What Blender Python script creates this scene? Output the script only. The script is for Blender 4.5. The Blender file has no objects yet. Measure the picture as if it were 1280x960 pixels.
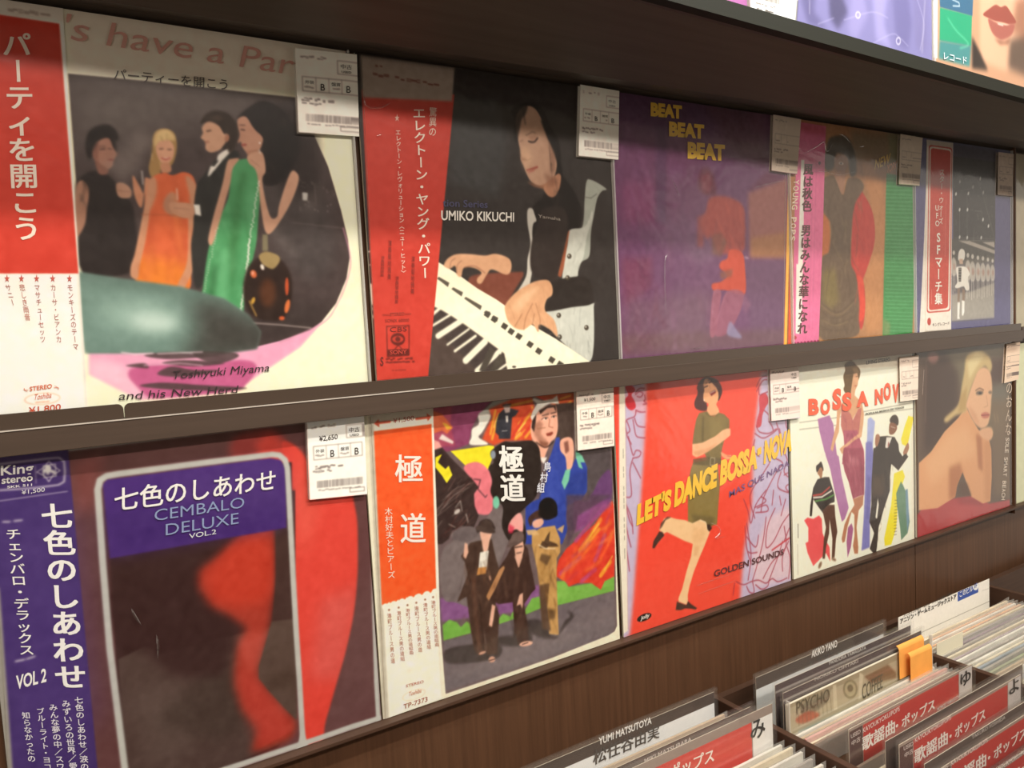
import bpy, math, random
import numpy as np
random.seed(7); rng = np.random.default_rng(7)
S = bpy.context.scene
COL = S.collection

# ---------------------------------------------------------------- camera
CAM = np.array([-0.2022, -0.7094, 0.3929]); YAW, PITCH, ROLL, FPX = 0.55119, -0.078415, -0.053352, 939.613
_sy, _cy, _sp, _cp = math.sin(YAW), math.cos(YAW), math.sin(PITCH), math.cos(PITCH)
FW = np.array([_sy*_cp, _cy*_cp, _sp]); _r = np.array([_cy, -_sy, 0.]); _u = np.cross(_r, FW)
RT = _r*math.cos(ROLL) + _u*math.sin(ROLL); UP = -_r*math.sin(ROLL) + _u*math.cos(ROLL)
cam = bpy.data.objects.new('camera', bpy.data.cameras.new('camera')); COL.objects.link(cam)
from mathutils import Matrix, Vector
m = Matrix(((RT[0], UP[0], -FW[0], CAM[0]), (RT[1], UP[1], -FW[1], CAM[1]), (RT[2], UP[2], -FW[2], CAM[2]), (0, 0, 0, 1)))
cam.matrix_world = m
cam.data.sensor_fit = 'HORIZONTAL'; cam.data.sensor_width = 36; cam.data.lens = 36*FPX/1280
cam.data.clip_start = 0.01; cam.data.clip_end = 50
S.camera = cam

def at(u, v, Y):                       # a pixel of the 1280x960 frame -> point of the vertical plane y = Y
    d = FW + RT*(u-640)/FPX - UP*(v-480)/FPX
    return CAM + d*(Y-CAM[1])/d[1]

# ---------------------------------------------------------------- world, lights, exposure
w = bpy.data.worlds.new('world'); S.world = w; w.use_nodes = True
w.node_tree.nodes['Background'].inputs[0].default_value = (1.0, 0.9, 0.78, 1)
w.node_tree.nodes['Background'].inputs[1].default_value = 0.9
def area(name, loc, sx, sy, energy, col, target):
    l = bpy.data.lights.new(name, 'AREA'); l.shape = 'RECTANGLE'; l.size = sx; l.size_y = sy; l.energy = energy; l.color = col
    o = bpy.data.objects.new(name, l); COL.objects.link(o); o.location = loc
    o.rotation_euler = (Vector(target)-Vector(loc)).to_track_quat('-Z', 'Y').to_euler(); return o
area('ceiling_strip_near', (0.15, -0.86, 1.52), 0.9, 0.06, 20, (1, .95, .84), (0.15, -0.35, 0))
area('ceiling_strip_far', (0.6, -1.9, 1.56), 2.4, 0.08, 34, (1, .90, .80), (0.5, 0, .3))
area('tier_lamp', (0.9, -0.60, 1.35), 1.0, 0.05, 9, (.93, 1, .95), (0.9, -.15, .85))
S.view_settings.view_transform = 'Standard'; S.view_settings.look = 'None'
S.view_settings.gamma = 1; S.view_settings.use_curve_mapping = False
S.view_settings.exposure = 0.1
S.cycles.transparent_max_bounces = 24; S.cycles.max_bounces = 8

# ---------------------------------------------------------------- materials
def mat(name, col, rough=.5, spec=.4, noise=None, bump=0, scale=(1, 1, 1)):
    M = bpy.data.materials.new(name); M.use_nodes = True; nt = M.node_tree; b = nt.nodes['Principled BSDF']
    lin = [((c/255+.055)/1.055)**2.4 if c > 10 else c/255/12.92 for c in col]
    b.inputs['Base Color'].default_value = (*lin, 1); b.inputs['Roughness'].default_value = rough
    b.inputs['Specular IOR Level'].default_value = spec
    if noise:
        tc = nt.nodes.new('ShaderNodeTexCoord'); mp = nt.nodes.new('ShaderNodeMapping'); mp.inputs['Scale'].default_value = scale
        n = nt.nodes.new('ShaderNodeTexNoise'); n.inputs['Scale'].default_value = noise[0]; n.inputs['Detail'].default_value = 6
        r = nt.nodes.new('ShaderNodeValToRGB')
        k = noise[1]
        r.color_ramp.elements[0].position = .3; r.color_ramp.elements[1].position = .7
        r.color_ramp.elements[0].color = (*[x*(1-k) for x in lin], 1); r.color_ramp.elements[1].color = (*[min(1, x*(1+k)) for x in lin], 1)
        nt.links.new(tc.outputs['Object'], mp.inputs[0]); nt.links.new(mp.outputs[0], n.inputs['Vector'])
        nt.links.new(n.outputs['Fac'], r.inputs[0]); nt.links.new(r.outputs[0], b.inputs['Base Color'])
        if bump:
            bp = nt.nodes.new('ShaderNodeBump'); bp.inputs['Strength'].default_value = bump; bp.inputs['Distance'].default_value = .001
            nt.links.new(n.outputs['Fac'], bp.inputs['Height']); nt.links.new(bp.outputs[0], b.inputs['Normal'])
    return M
M_LAM = mat('brown_laminate', (88, 60, 42), .45, .35, (14, .16), .15, (14, 14, .5))
M_LEDGE = mat('dark_ledge_laminate', (74, 60, 51), .4, .4, (12, .10), .1, (.5, 14, 14))
M_LIP = mat('ledge_lip_plastic', (72, 59, 50), .3, .5)
M_EDGE = mat('painted_edge_highlight', (190, 180, 170), .3, .6)  # pale colour standing in for the highlight on the ledge's front arris
M_SOFFIT = mat('soffit_laminate', (82, 71, 62), .5, .4, (10, .12), .1, (.5, 12, 12))
M_TRIM = mat('dark_shelf_trim', (38, 38, 32), .6, .15)
M_CARDBOARD = mat('cardboard_edge', (222, 212, 190), .8, .2)
M_BOARD = mat('dark_divider_board', (74, 52, 40), .5, .3, (14, .15), .1, (1, 1, 12))
M_WALL = mat('shop_wall_paint', (150, 138, 122), .9, .2, (5, .05))
M_DARK = mat('black_card', (38, 33, 31), .5, .4)

def film_mat(name, rough=.10, bump=.35, scale=9., base=.08, milky=0., tint=(1, 1, 1)):
    """clear plastic: mostly transparent, fresnel gloss, wrinkles as bump"""
    M = bpy.data.materials.new(name); M.use_nodes = True; nt = M.node_tree; nt.nodes.clear()
    out = nt.nodes.new('ShaderNodeOutputMaterial'); tr = nt.nodes.new('ShaderNodeBsdfTransparent'); gl = nt.nodes.new('ShaderNodeBsdfGlossy')
    tr.inputs[0].default_value = (*tint, 1)
    gl.inputs['Roughness'].default_value = rough; mx = nt.nodes.new('ShaderNodeMixShader'); ge = nt.nodes.new('ShaderNodeNewGeometry')
    def vm(op, a, b=None, v=None):
        q = nt.nodes.new('ShaderNodeVectorMath' if op == 'DOT_PRODUCT' else 'ShaderNodeMath'); q.operation = op; nt.links.new(a, q.inputs[0])
        if b is not None: nt.links.new(b, q.inputs[1])
        if v is not None: q.inputs[1].default_value = v
        return q.outputs['Value'] if op == 'DOT_PRODUCT' else q.outputs[0]
    dt = vm('ABSOLUTE', vm('DOT_PRODUCT', ge.outputs['Incoming'], ge.outputs['Normal'])); fr_out = vm('MULTIPLY', vm('POWER', vm('MULTIPLY', vm('SUBTRACT', dt, v=1), v=-1), v=5), v=.95)   # Schlick, both faces alike
    tc = nt.nodes.new('ShaderNodeTexCoord'); n = nt.nodes.new('ShaderNodeTexNoise'); n.inputs['Scale'].default_value = scale; n.inputs['Detail'].default_value = 3
    n.inputs['Distortion'].default_value = 1.2
    bp = nt.nodes.new('ShaderNodeBump'); bp.inputs['Strength'].default_value = bump; bp.inputs['Distance'].default_value = .006
    nt.links.new(tc.outputs['Object'], n.inputs['Vector']); nt.links.new(n.outputs['Fac'], bp.inputs['Height'])
    nt.links.new(bp.outputs[0], gl.inputs['Normal'])
    ad = nt.nodes.new('ShaderNodeMath'); ad.operation = 'ADD'; ad.inputs[1].default_value = base; nt.links.new(fr_out, ad.inputs[0])
    nt.links.new(ad.outputs[0], mx.inputs[0]); nt.links.new(tr.outputs[0], mx.inputs[1]); nt.links.new(gl.outputs[0], mx.inputs[2])
    last = mx
    if milky:
        df = nt.nodes.new('ShaderNodeBsdfDiffuse'); df.inputs[0].default_value = (.85, .83, .78, 1)
        m2 = nt.nodes.new('ShaderNodeMixShader'); m2.inputs[0].default_value = milky
        nt.links.new(mx.outputs[0], m2.inputs[1]); nt.links.new(df.outputs[0], m2.inputs[2]); last = m2
    nt.links.new(last.outputs[0], out.inputs[0]); return M
M_FILM = film_mat('clear_sleeve_film', .12, .2)
M_FILM_EDGE = film_mat('sleeve_film_edge', .15, .2, 30, .05, .35)
M_CLEAR = film_mat('clear_divider_plastic', .08, .05, 4, .03, .02)
M_CLEAR2 = film_mat('crinkled_bag_film', .12, .9, 40, .06, .25)

# ---------------------------------------------------------------- mesh helpers
def tagit(o, label=None, cat=None, group=None, kind=None):
    if label: o['label'] = label
    if cat: o['category'] = cat
    if group: o['group'] = group
    if kind: o['kind'] = kind
    return o
def empty(name, loc, **k):
    o = bpy.data.objects.new(name, None); COL.objects.link(o); o.location = loc; o.empty_display_size = .02; return tagit(o, **k)
def mesh(name, verts, faces, m, parent=None, uv=None, **k):
    me = bpy.data.meshes.new(name); me.from_pydata([tuple(map(float, v)) for v in verts], [], faces)
    if isinstance(m, (list, tuple)):
        for x in m: me.materials.append(x)
    elif m: me.materials.append(m)
    if uv is not None:
        l = me.uv_layers.new(name='UVMap')
        for lp in me.loops: l.data[lp.index].uv = uv[lp.vertex_index]
    me.update(); o = bpy.data.objects.new(name, me); COL.objects.link(o)
    if parent:
        o.parent = parent; o.matrix_parent_inverse = Matrix.Translation(-ploc(parent))
    return tagit(o, **k)
def ploc(o):
    return Vector(o.location) if o.type == 'EMPTY' else Vector((0, 0, 0))
BOXF = [(0, 1, 2, 3), (7, 6, 5, 4), (0, 4, 5, 1), (1, 5, 6, 2), (2, 6, 7, 3), (3, 7, 4, 0)]
def box(name, x0, x1, y0, y1, z0, z1, m, parent=None, bev=0, **k):
    v = [(x0, y0, z0), (x1, y0, z0), (x1, y0, z1), (x0, y0, z1), (x0, y1, z0), (x1, y1, z0), (x1, y1, z1), (x0, y1, z1)]
    o = mesh(name, v, BOXF, m, parent, **k)
    if bev:
        b = o.modifiers.new('bevel', 'BEVEL'); b.width = bev; b.segments = 2
    return o

# ---------------------------------------------------------------- the painter: flat print rasterised in the plane of the cover
VEIL, GAIN = 0.004, 1.0
def lin(c): c = np.asarray(c, float); return np.where(c <= .04045, c/12.92, ((c+.055)/1.055)**2.4)
def hexc(h): return np.array([int(h[i:i+2], 16)/255 for i in (0, 2, 4)])
def pts(s): a = np.array([float(t) for t in s.replace(',', ' ').split()]); return a.reshape(-1, 2)
def smooth(P, closed=True, n=5):
    k = len(P); out = []
    for i in range(k if closed else k-1):
        p0, p1, p2, p3 = (P[(i-1) % k] if closed or i > 0 else P[0]), P[i], P[(i+1) % k], (P[(i+2) % k] if closed or i+2 < k else P[-1])
        for t in np.arange(n)/n:
            out.append(.5*((2*p1)+(-p0+p2)*t+(2*p0-5*p1+4*p2-p3)*t*t+(-p0+3*p1-3*p2+p3)*t**3))
    if not closed: out.append(P[-1])
    return np.array(out)
def box1(a, r, ax):
    if r < 1: return a
    pad = [(0, 0), (0, 0)]; pad[ax] = (r+1, r); c = np.cumsum(np.pad(a, pad), axis=ax)
    n = a.shape[ax]
    if ax == 0: return (c[2*r+1:2*r+1+n]-c[:n])/(2*r+1)
    return (c[:, 2*r+1:2*r+1+n]-c[:, :n])/(2*r+1)
def blur(a, s):
    r = max(1, int(round(s*.9)))
    for _ in range(3): a = box1(box1(a, r, 0), r, 1)
    return a
class Cover:
    def __init__(s, x0, x1, z0, z1, Y=0., res=2600, base='ffffff'):
        s.x0, s.x1, s.z0, s.z1, s.Y = x0, x1, z0, z1, Y
        s.W = int((x1-x0)*res); s.H = int((z1-z0)*res); s.k = res
        s.im = np.empty((s.H, s.W, 3)); s.im[:] = hexc(base); s.tr = (0, 0, 1); s.glyphs = []; s.clipm = None; s.mark = None
    def crop(s, x0, y0, sc): s.tr = (x0, y0, sc)
    def px(s, P): return np.asarray(P, float)/s.tr[2]+np.array(s.tr[:2])
    def xz(s, P):
        P = s.px(P); d = FW[None]+RT[None]*((P[:, :1]-640)/FPX)-UP[None]*((P[:, 1:]-480)/FPX)
        t = (s.Y-CAM[1])/d[:, 1]; return np.stack([CAM[0]+d[:, 0]*t, CAM[2]+d[:, 2]*t], 1)
    def tex(s, P):
        q = s.xz(P); return np.stack([(q[:, 0]-s.x0)*s.k, (s.z1-q[:, 1])*s.k], 1)
    def scale(s, P):                                    # texture pixels per input unit near P
        q = s.tex(np.array([P[0], P[0]+[0, 1.]])); return np.linalg.norm(q[1]-q[0])
    def mask(s, T, bl):
        pad = int(3*bl)+2
        xa, ya = np.floor(T.min(0)).astype(int)-pad; xb, yb = np.ceil(T.max(0)).astype(int)+pad
        xa, ya, xb, yb = max(xa, -40), max(ya, -40), min(xb, s.W+40), min(yb, s.H+40)
        if xb <= xa+1 or yb <= ya+1: return None
        w, h = xb-xa, yb-ya; SS = 4; acc = np.zeros((h*SS, w+2))
        A = T; B = np.roll(T, -1, 0)
        for (ax, ay), (bx, by) in zip(A, B):
            if ay == by: continue
            sg = 1 if by > ay else -1
            if sg < 0: ax, ay, bx, by = bx, by, ax, ay
            r0 = max(0, math.ceil((ay-ya)*SS-.5)); r1 = min(h*SS, math.ceil((by-ya)*SS-.5))
            if r1 <= r0: continue
            rr = np.arange(r0, r1); yy = (rr+.5)/SS+ya; xx = np.clip(ax+(bx-ax)*(yy-ay)/(by-ay)-xa, 0, w)
            f = np.floor(xx).astype(int); fr = xx-f
            np.add.at(acc, (rr, f), sg*(1-fr)); np.add.at(acc, (rr, f+1), sg*fr)
        m = np.clip(np.abs(np.cumsum(acc, 1)[:, :w]), 0, 1).reshape(h, SS, w).mean(1)
        if bl > .4: m = blur(m, bl)
        cx0, cy0, cx1, cy1 = max(xa, 0), max(ya, 0), min(xb, s.W), min(yb, s.H)
        if cx1 <= cx0 or cy1 <= cy0: return None
        return cx0, cy0, cx1, cy1, m[cy0-ya:cy1-ya, cx0-xa:cx1-xa]
    def put(s, r, c, a):
        if r is None: return
        x0, y0, x1, y1, m = r; m = (m*a)
        if s.clipm is not None: m = m*s.clipm[y0:y1, x0:x1]
        m = m[..., None]
        R = s.im[y0:y1, x0:x1]; R += (c-R)*m
    def p(s, c, P, b=0, a=1, sm=0):                     # filled polygon
        P = pts(P) if isinstance(P, str) else np.asarray(P, float)
        if sm: P = smooth(P)
        s.put(s.mask(s.tex(P), b*s.scale(P)), hexc(c), a)
    def clip(s, P, b=0, sm=0):
        if P is None: s.clipm = None; return
        P = pts(P) if isinstance(P, str) else P
        if sm: P = smooth(P)
        s.clipm = None; r = s.mask(s.tex(P), b*s.scale(P)); s.clipm = np.zeros((s.H, s.W)); s.clipm[r[1]:r[3], r[0]:r[2]] = r[4]
    def e(s, c, cx, cy, rx, ry, rot=0, b=0, a=1):       # ellipse
        t = np.linspace(0, 2*math.pi, 28, endpoint=False); cr, sr = math.cos(math.radians(rot)), math.sin(math.radians(rot))
        x, y = rx*np.cos(t), ry*np.sin(t); s.p(c, np.stack([cx+x*cr-y*sr, cy+x*sr+y*cr], 1), b, a)
    def l(s, c, P, wd=2, b=0, a=1, sm=0, closed=0):     # stroked line, one mask
        P = pts(P) if isinstance(P, str) else np.asarray(P, float)
        if closed: P = np.vstack([P, P[:1]])
        if sm: P = smooth(P, False)
        T = s.tex(P); hw = wd*s.scale(P)/2; pad = int(hw+3*b*s.scale(P))+3
        x0, y0 = np.maximum(np.floor(T.min(0)).astype(int)-pad, 0); x1, y1 = np.ceil(T.max(0)).astype(int)+pad; x1 = min(x1, s.W); y1 = min(y1, s.H)
        if x1 <= x0 or y1 <= y0: return
        M = np.zeros((y1-y0, x1-x0))
        for A, B in zip(T[:-1], T[1:]):
            sx0, sy0 = np.maximum(np.floor(np.minimum(A, B)-hw-2).astype(int), (x0, y0)); sx1, sy1 = np.minimum(np.ceil(np.maximum(A, B)+hw+2).astype(int), (x1, y1))
            if sx1 <= sx0 or sy1 <= sy0: continue
            X, Y = np.meshgrid(np.arange(sx0, sx1)+.5, np.arange(sy0, sy1)+.5); d = B-A; L = max(d@d, 1e-9)
            t = np.clip(((X-A[0])*d[0]+(Y-A[1])*d[1])/L, 0, 1); D = np.hypot(X-A[0]-t*d[0], Y-A[1]-t*d[1])
            sub = M[sy0-y0:sy1-y0, sx0-x0:sx1-x0]; np.maximum(sub, np.clip(hw-D+.5, 0, 1) if hw > .5 else np.clip(1-D, 0, 1)*2*hw, out=sub)
        if b: M = blur(M, b*s.scale(P))
        s.put((x0, y0, x1, y1, M), hexc(c), a)
    def soften(s, b):
        for k in range(3): s.im[..., k] = blur(np.pad(s.im[..., k], 6, mode='edge'), b)[6:-6, 6:-6]
    def folds(s, P, cols, n, ang, wd=6, ln=80, a=.35, sd=1):   # soft creases and sheen printed inside an outline
        r = random.Random(sd); Q = pts(P) if isinstance(P, str) else P; old = s.clipm; s.clip(Q, .3*wd); lo, hi = Q.min(0), Q.max(0)
        for _ in range(n):
            x, y = r.uniform(lo[0], hi[0]), r.uniform(lo[1], hi[1]); t = math.radians(ang+r.uniform(-22, 22)); L = ln*r.uniform(.4, 1); k = r.uniform(-.3, .3)*L
            s.l(r.choice(cols), [(x, y), (x+L*.5*math.cos(t)-k*.3*math.sin(t), y+L*.5*math.sin(t)+k*.3*math.cos(t)), (x+L*math.cos(t), y+L*math.sin(t))], wd*r.uniform(.4, 1), wd*.5, a, sm=1)
        s.clipm = old
    def noise(s, amt, size):                            # print mottling
        n = rng.standard_normal((s.H//size+2, s.W//size+2)); n = np.kron(n, np.ones((size, size)))[:s.H, :s.W]
        s.im += (blur(n, size*.6)*amt)[..., None]
    # --- lettering, as real thin meshes
    def T(s, txt, a, b, h, c, bold=0, ital=0, cond=0):  # from baseline point a to b (input units), height h upward
        A, B, U = s.xz(np.array([a, b, (a[0], a[1]-h)], float)); s.glyphs.append(('H', txt, A, B, U, c, bold, ital))
    def V(s, txt, a, b, wd, c, bold=0, sq=1.0):         # vertical column, top centre a to bottom centre b, glyph width wd
        a, b = np.array(a, float), np.array(b, float); n = len(txt); step = (b-a)/n
        for i, ch in enumerate(txt):
            if ch == ' ': continue
            cen = a+step*(i+.5); q = s.xz(np.array([cen, cen+[wd/2, 0], cen-step/2*sq])); s.glyphs.append(('V', ch, q[0], q[1], q[2], c, bold, 0))
    def lines(s, c, a, b, h, n=14, wd=1.0, al=.8):      # unreadable small print: little dashes
        a, b = np.array(a, float), np.array(b, float)
        for i in range(n):
            if random.random() < .12: continue
            t0 = (i+random.random()*.2)/n; t1 = t0+(.5+.35*random.random())/n; P = a+(b-a)*t0; Q = a+(b-a)*t1
            for k in range(2): o = (random.random()-.5)*h; s.l(c, [P+[0, o], Q+[0, o]], wd, 0, al)
    def bars(s, c, a, b, h, n=26):
        a, b = np.array(a, float), np.array(b, float)
        for i in range(n):
            t0 = i/n; t1 = t0+(.3+.5*random.random())/n; P = a+(b-a)*t0; Q = a+(b-a)*t1
            s.p(c, [P, Q, Q+[0, h], P+[0, h]], 0, .8)
    def material(s, name):
        im = bpy.data.images.new(name, s.W, s.H, alpha=False); A = np.ones((s.H, s.W, 4), np.float32)
        L = np.clip((lin(np.clip(s.im, 0, 1))-VEIL)/GAIN, 0.0015, .86)
        A[..., :3] = np.where(L <= .0031308, L*12.92, 1.055*L**(1/2.4)-.055); im.pixels.foreach_set(A[::-1].ravel()); im.update(); im.pack()
        M = bpy.data.materials.new(name); M.use_nodes = True; nt = M.node_tree; b = nt.nodes['Principled BSDF']
        t = nt.nodes.new('ShaderNodeTexImage'); t.image = im; t.interpolation = 'Linear'; t.extension = 'EXTEND'; nt.links.new(t.outputs[0], b.inputs['Base Color'])
        b.inputs['Roughness'].default_value = .55; b.inputs['Specular IOR Level'].default_value = .25
        s.M = M; return M
    def uv(s, x, z): return ((x-s.x0)/(s.x1-s.x0), (z-s.z0)/(s.z1-s.z0))
    def sheet(s, name, P, front, thick, parent, edge=None, world=False, **k):    # printed sheet or card cut to an outline
        Q = s.xz(pts(P) if isinstance(P, str) else P) if not world else np.asarray(P, float)
        n = len(Q); v = [(x, front, z) for x, z in Q]+[(x, front+thick, z) for x, z in Q]
        ar = sum(Q[i][0]*Q[(i+1) % n][1]-Q[(i+1) % n][0]*Q[i][1] for i in range(n))
        f = [tuple(range(n)) if ar > 0 else tuple(range(n))[::-1]]
        f += [(i, (i+1) % n, (i+1) % n+n, i+n) for i in range(n)]+[tuple(range(n, 2*n))[::-1] if ar > 0 else tuple(range(n, 2*n))]
        o = mesh(name, v, f, [s.M, edge or M_CARDBOARD], parent, uv=[s.uv(x, z) for x, z in Q]*2, **k)
        for i, pl in enumerate(o.data.polygons): pl.material_index = 0 if i == 0 else 1
        return o
    def lettering(s, Y, parent, name='lettering', G=None):
        G = s.glyphs if G is None else G
        if not G: return
        V_, F_, C_ = [], [], []
        for kind, t, A, B, U, c, bold, ital in G:
            vs, fs = glyph(t, bold)
            if not len(vs): continue
            lay = vs[:, 2] if vs.shape[1] == 3 else np.zeros(len(vs)); vs = vs[:, :2]
            if kind == 'H':
                lo, hi = vs.min(0), vs.max(0); n = (vs-[lo[0], 0])/[max(hi[0]-lo[0], 1e-6), max(hi[1], 1e-6)]
                n[:, 0] += ital*n[:, 1]*.2*(U-A)[1]/max(np.linalg.norm(B-A), 1e-6)
                q = A+n[:, :1]*(B-A)+n[:, 1:]*(U-A)
            else:
                n = vs-[.5, .38] if ord(t) > 255 else vs-[(vs[:, 0].min()+vs[:, 0].max())/2, .36]
                if t in 'ー〈〉（）－…': n = np.stack([n[:, 1], -n[:, 0]], 1)
                q = A+n[:, :1]*2*(B-A)+n[:, 1:]*2*(U-A)
            k = len(V_); V_ += [(x, Y-.00003*w_, z) for (x, z), w_ in zip(q, lay)]; F_ += [tuple(i+k for i in f) for f in fs]; C_ += [hexc(c)]*len(fs)
        o = mesh(name, V_, F_, lettermat(), parent, kind='stuff'); at_ = o.data.color_attributes.new('ink', 'FLOAT_COLOR', 'CORNER')
        li = 0; col = np.ones((len(o.data.loops), 4), np.float32)
        for f, c in zip(F_, C_): col[li:li+len(f), :3] = np.clip(lin(c)-VEIL, .002, .93); li += len(f)
        at_.data.foreach_set('color', col.ravel()); return o
_g = {}
def glyph(t, bold):
    if bold > .011 and any(ord(ch) > 0x2fff for ch in t):           # dense glyphs: thicken by overlapping copies, an outset would clog them
        vs, fs = glyph(t, .004); V2, F2 = [], []; k = bold*.8
        for dx, dy in ((-k, -k*.5), (k, -k*.5), (-k, k*.5), (k, k*.5), (0, 0)):
            n = len(V2); V2 += [(v[0]+dx, v[1]+dy, len(F2)//max(1, len(fs))) for v in vs]; F2 += [tuple(i+n for i in f) for f in fs]
        return np.array(V2, float).reshape(-1, 3), F2
    if (t, bold) not in _g:
        c = bpy.data.curves.new('t', 'FONT'); c.body = t; c.size = 1; c.resolution_u = 3; c.offset = bold
        o = bpy.data.objects.new('t', c); COL.objects.link(o); dg = bpy.context.evaluated_depsgraph_get(); me = o.evaluated_get(dg).to_mesh()
        vs = np.array([(v.co.x, v.co.y) for v in me.vertices]).reshape(-1, 2); fs = []
        for p in me.polygons:
            i = list(p.vertices); a = 0
            for j in range(len(i)): a += vs[i[j]][0]*vs[i[(j+1) % len(i)]][1]-vs[i[(j+1) % len(i)]][0]*vs[i[j]][1]
            fs.append(tuple(i) if a > 0 else tuple(i[::-1]))
        o.evaluated_get(dg).to_mesh_clear(); bpy.data.objects.remove(o); bpy.data.curves.remove(c); _g[(t, bold)] = (vs, fs)
    return _g[(t, bold)]
_lm = []
def lettermat():
    if not _lm:
        M = bpy.data.materials.new('printing_ink'); M.use_nodes = True; nt = M.node_tree; a = nt.nodes.new('ShaderNodeAttribute'); a.attribute_name = 'ink'
        nt.links.new(a.outputs['Color'], nt.nodes['Principled BSDF'].inputs['Base Color']); nt.nodes['Principled BSDF'].inputs['Roughness'].default_value = .5; _lm.append(M)
    return _lm[0]

def film(x0, x1, z0, z1, Y, parent, seed=0, amp=.0005, seams=2):
    """clear outer bag: a gently wavy sheet with a heat-sealed milky edge on both sides"""
    r = np.random.default_rng(seed); nx = nz = 26; ph = r.uniform(0, 6.28, (6, 2)); fq = r.uniform(6, 26, (6, 2))*r.choice([-1, 1], (6, 2))
    v = []
    for j in range(nz+1):
        for i in range(nx+1):
            x, z = x0+(x1-x0)*i/nx, z0+(z1-z0)*j/nz; d = sum(math.sin(fq[k, 0]*x+fq[k, 1]*z+ph[k, 0]) for k in range(6))/6
            v.append((x, Y-amp*(1+d), z))
    f = [(j*(nx+1)+i, j*(nx+1)+i+1, (j+1)*(nx+1)+i+1, (j+1)*(nx+1)+i) for j in range(nz) for i in range(nx)]
    o = mesh('plastic_bag', v, f, M_FILM, parent); o.data.polygons.foreach_set('use_smooth', [True]*len(f))
    for a in (x0-.0012, x1-.0006)[2-seams:]: box('bag_seam', a, a+.0018, Y-.0016, Y+.003, z0, z1, M_FILM_EDGE, o)
    return o

M_CREASE = film_mat('creased_bag_film', .18, .2, 60, .25)
def crease(P, r, Y, parent, c):
    """a raised fold of the clear bag: a thin ridge along a path given in frame pixels"""
    Q = c.xz(smooth(pts(P), False, 4)); v, f = [], []
    for i, (x, z) in enumerate(Q):
        d = Q[min(i+1, len(Q)-1)]-Q[max(i-1, 0)]; n = np.array([-d[1], d[0]])/max(np.linalg.norm(d), 1e-9); rr = r*math.sin(math.pi*(i+.3)/(len(Q)-.4))
        for k in range(6): a = math.pi*k/5; v.append((x+n[0]*rr*math.cos(a), Y-rr*.8*math.sin(a), z+n[1]*rr*math.cos(a)))
    for i in range(len(Q)-1):
        for k in range(5): f.append((i*6+k, i*6+k+1, i*6+k+7, i*6+k+6))
    o = mesh('bag_crease', v, f, M_CREASE, parent); o.data.polygons.foreach_set('use_smooth', [True]*len(f)); return o
# ---------------------------------------------------------------- the covers, traced as flat print
# positions are read off the photograph and carried onto the plane of each cover
def price_label(c, q, k=1.0, shade='f6ece0', txt=True):
    """q: top-left, top-right, bottom-right, bottom-left"""
    c.crop(0, 0, 1); q = pts(q); c.p(shade, q)
    f = lambda s, t: (q[0]*(1-s)+q[1]*s)*(1-t)+(q[3]*(1-s)+q[2]*s)*t
    g = '645856'
    c.lines(g, f(.08, .09), f(.5, .09), 3*k, 9, 1*k, .6)
    def frame(a0, b0, a1, b1): c.l(g, [f(a0, b0), f(a1, b0), f(a1, b1), f(a0, b1)], .8*k, 0, .7, closed=1)
    frame(.68, .10, .96, .26); pass
    frame(.1, .33, .94, .5)
    for a in (.32, .53, .74): c.l(g, [f(a, .33), f(a, .5)], .7*k, 0, .6)
    for a in (.13, .56): c.lines(g, f(a, .45), f(a+.15, .45), 1.5*k, 4, 1*k, .6)
    c.lines(g, f(.08, .60), f(.6, .60), 3*k, 12, 1.4*k, .7); c.lines(g, f(.08, .65), f(.4, .65), 2*k, 8, 1.2*k, .6)
    a, b = f(.14, .77), f(.94, .77); c.bars(g, a, b, np.linalg.norm(f(.5, .86)-f(.5, .77)), 34); c.lines(g, f(.16, .89), f(.9, .89), 1*k, 13, .9*k, .5)
    frame(.7, .90, .95, .95); c.mark = len(c.glyphs)
    if k >= .75 and txt:
        def word(t, s0, s1, tb, h, b=0): A, B = f(s0, tb), f(s1, tb); c.T(t, tuple(A), tuple(B), h, '4c4442', b)
        word('中古', .73, .91, .19, 4.5*k); word('USED', .74, .90, .245, 2.4*k, .01); word('B', .39, .46, .48, 7*k, .01); word('B', .81, .88, .48, 7*k, .01); word('外装', .14, .29, .41, 3.4*k); word('盤質', .57, .72, .41, 3.4*k)
    return q
def clip01(c): c.im = np.clip(c.im, 0, 1)

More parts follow.
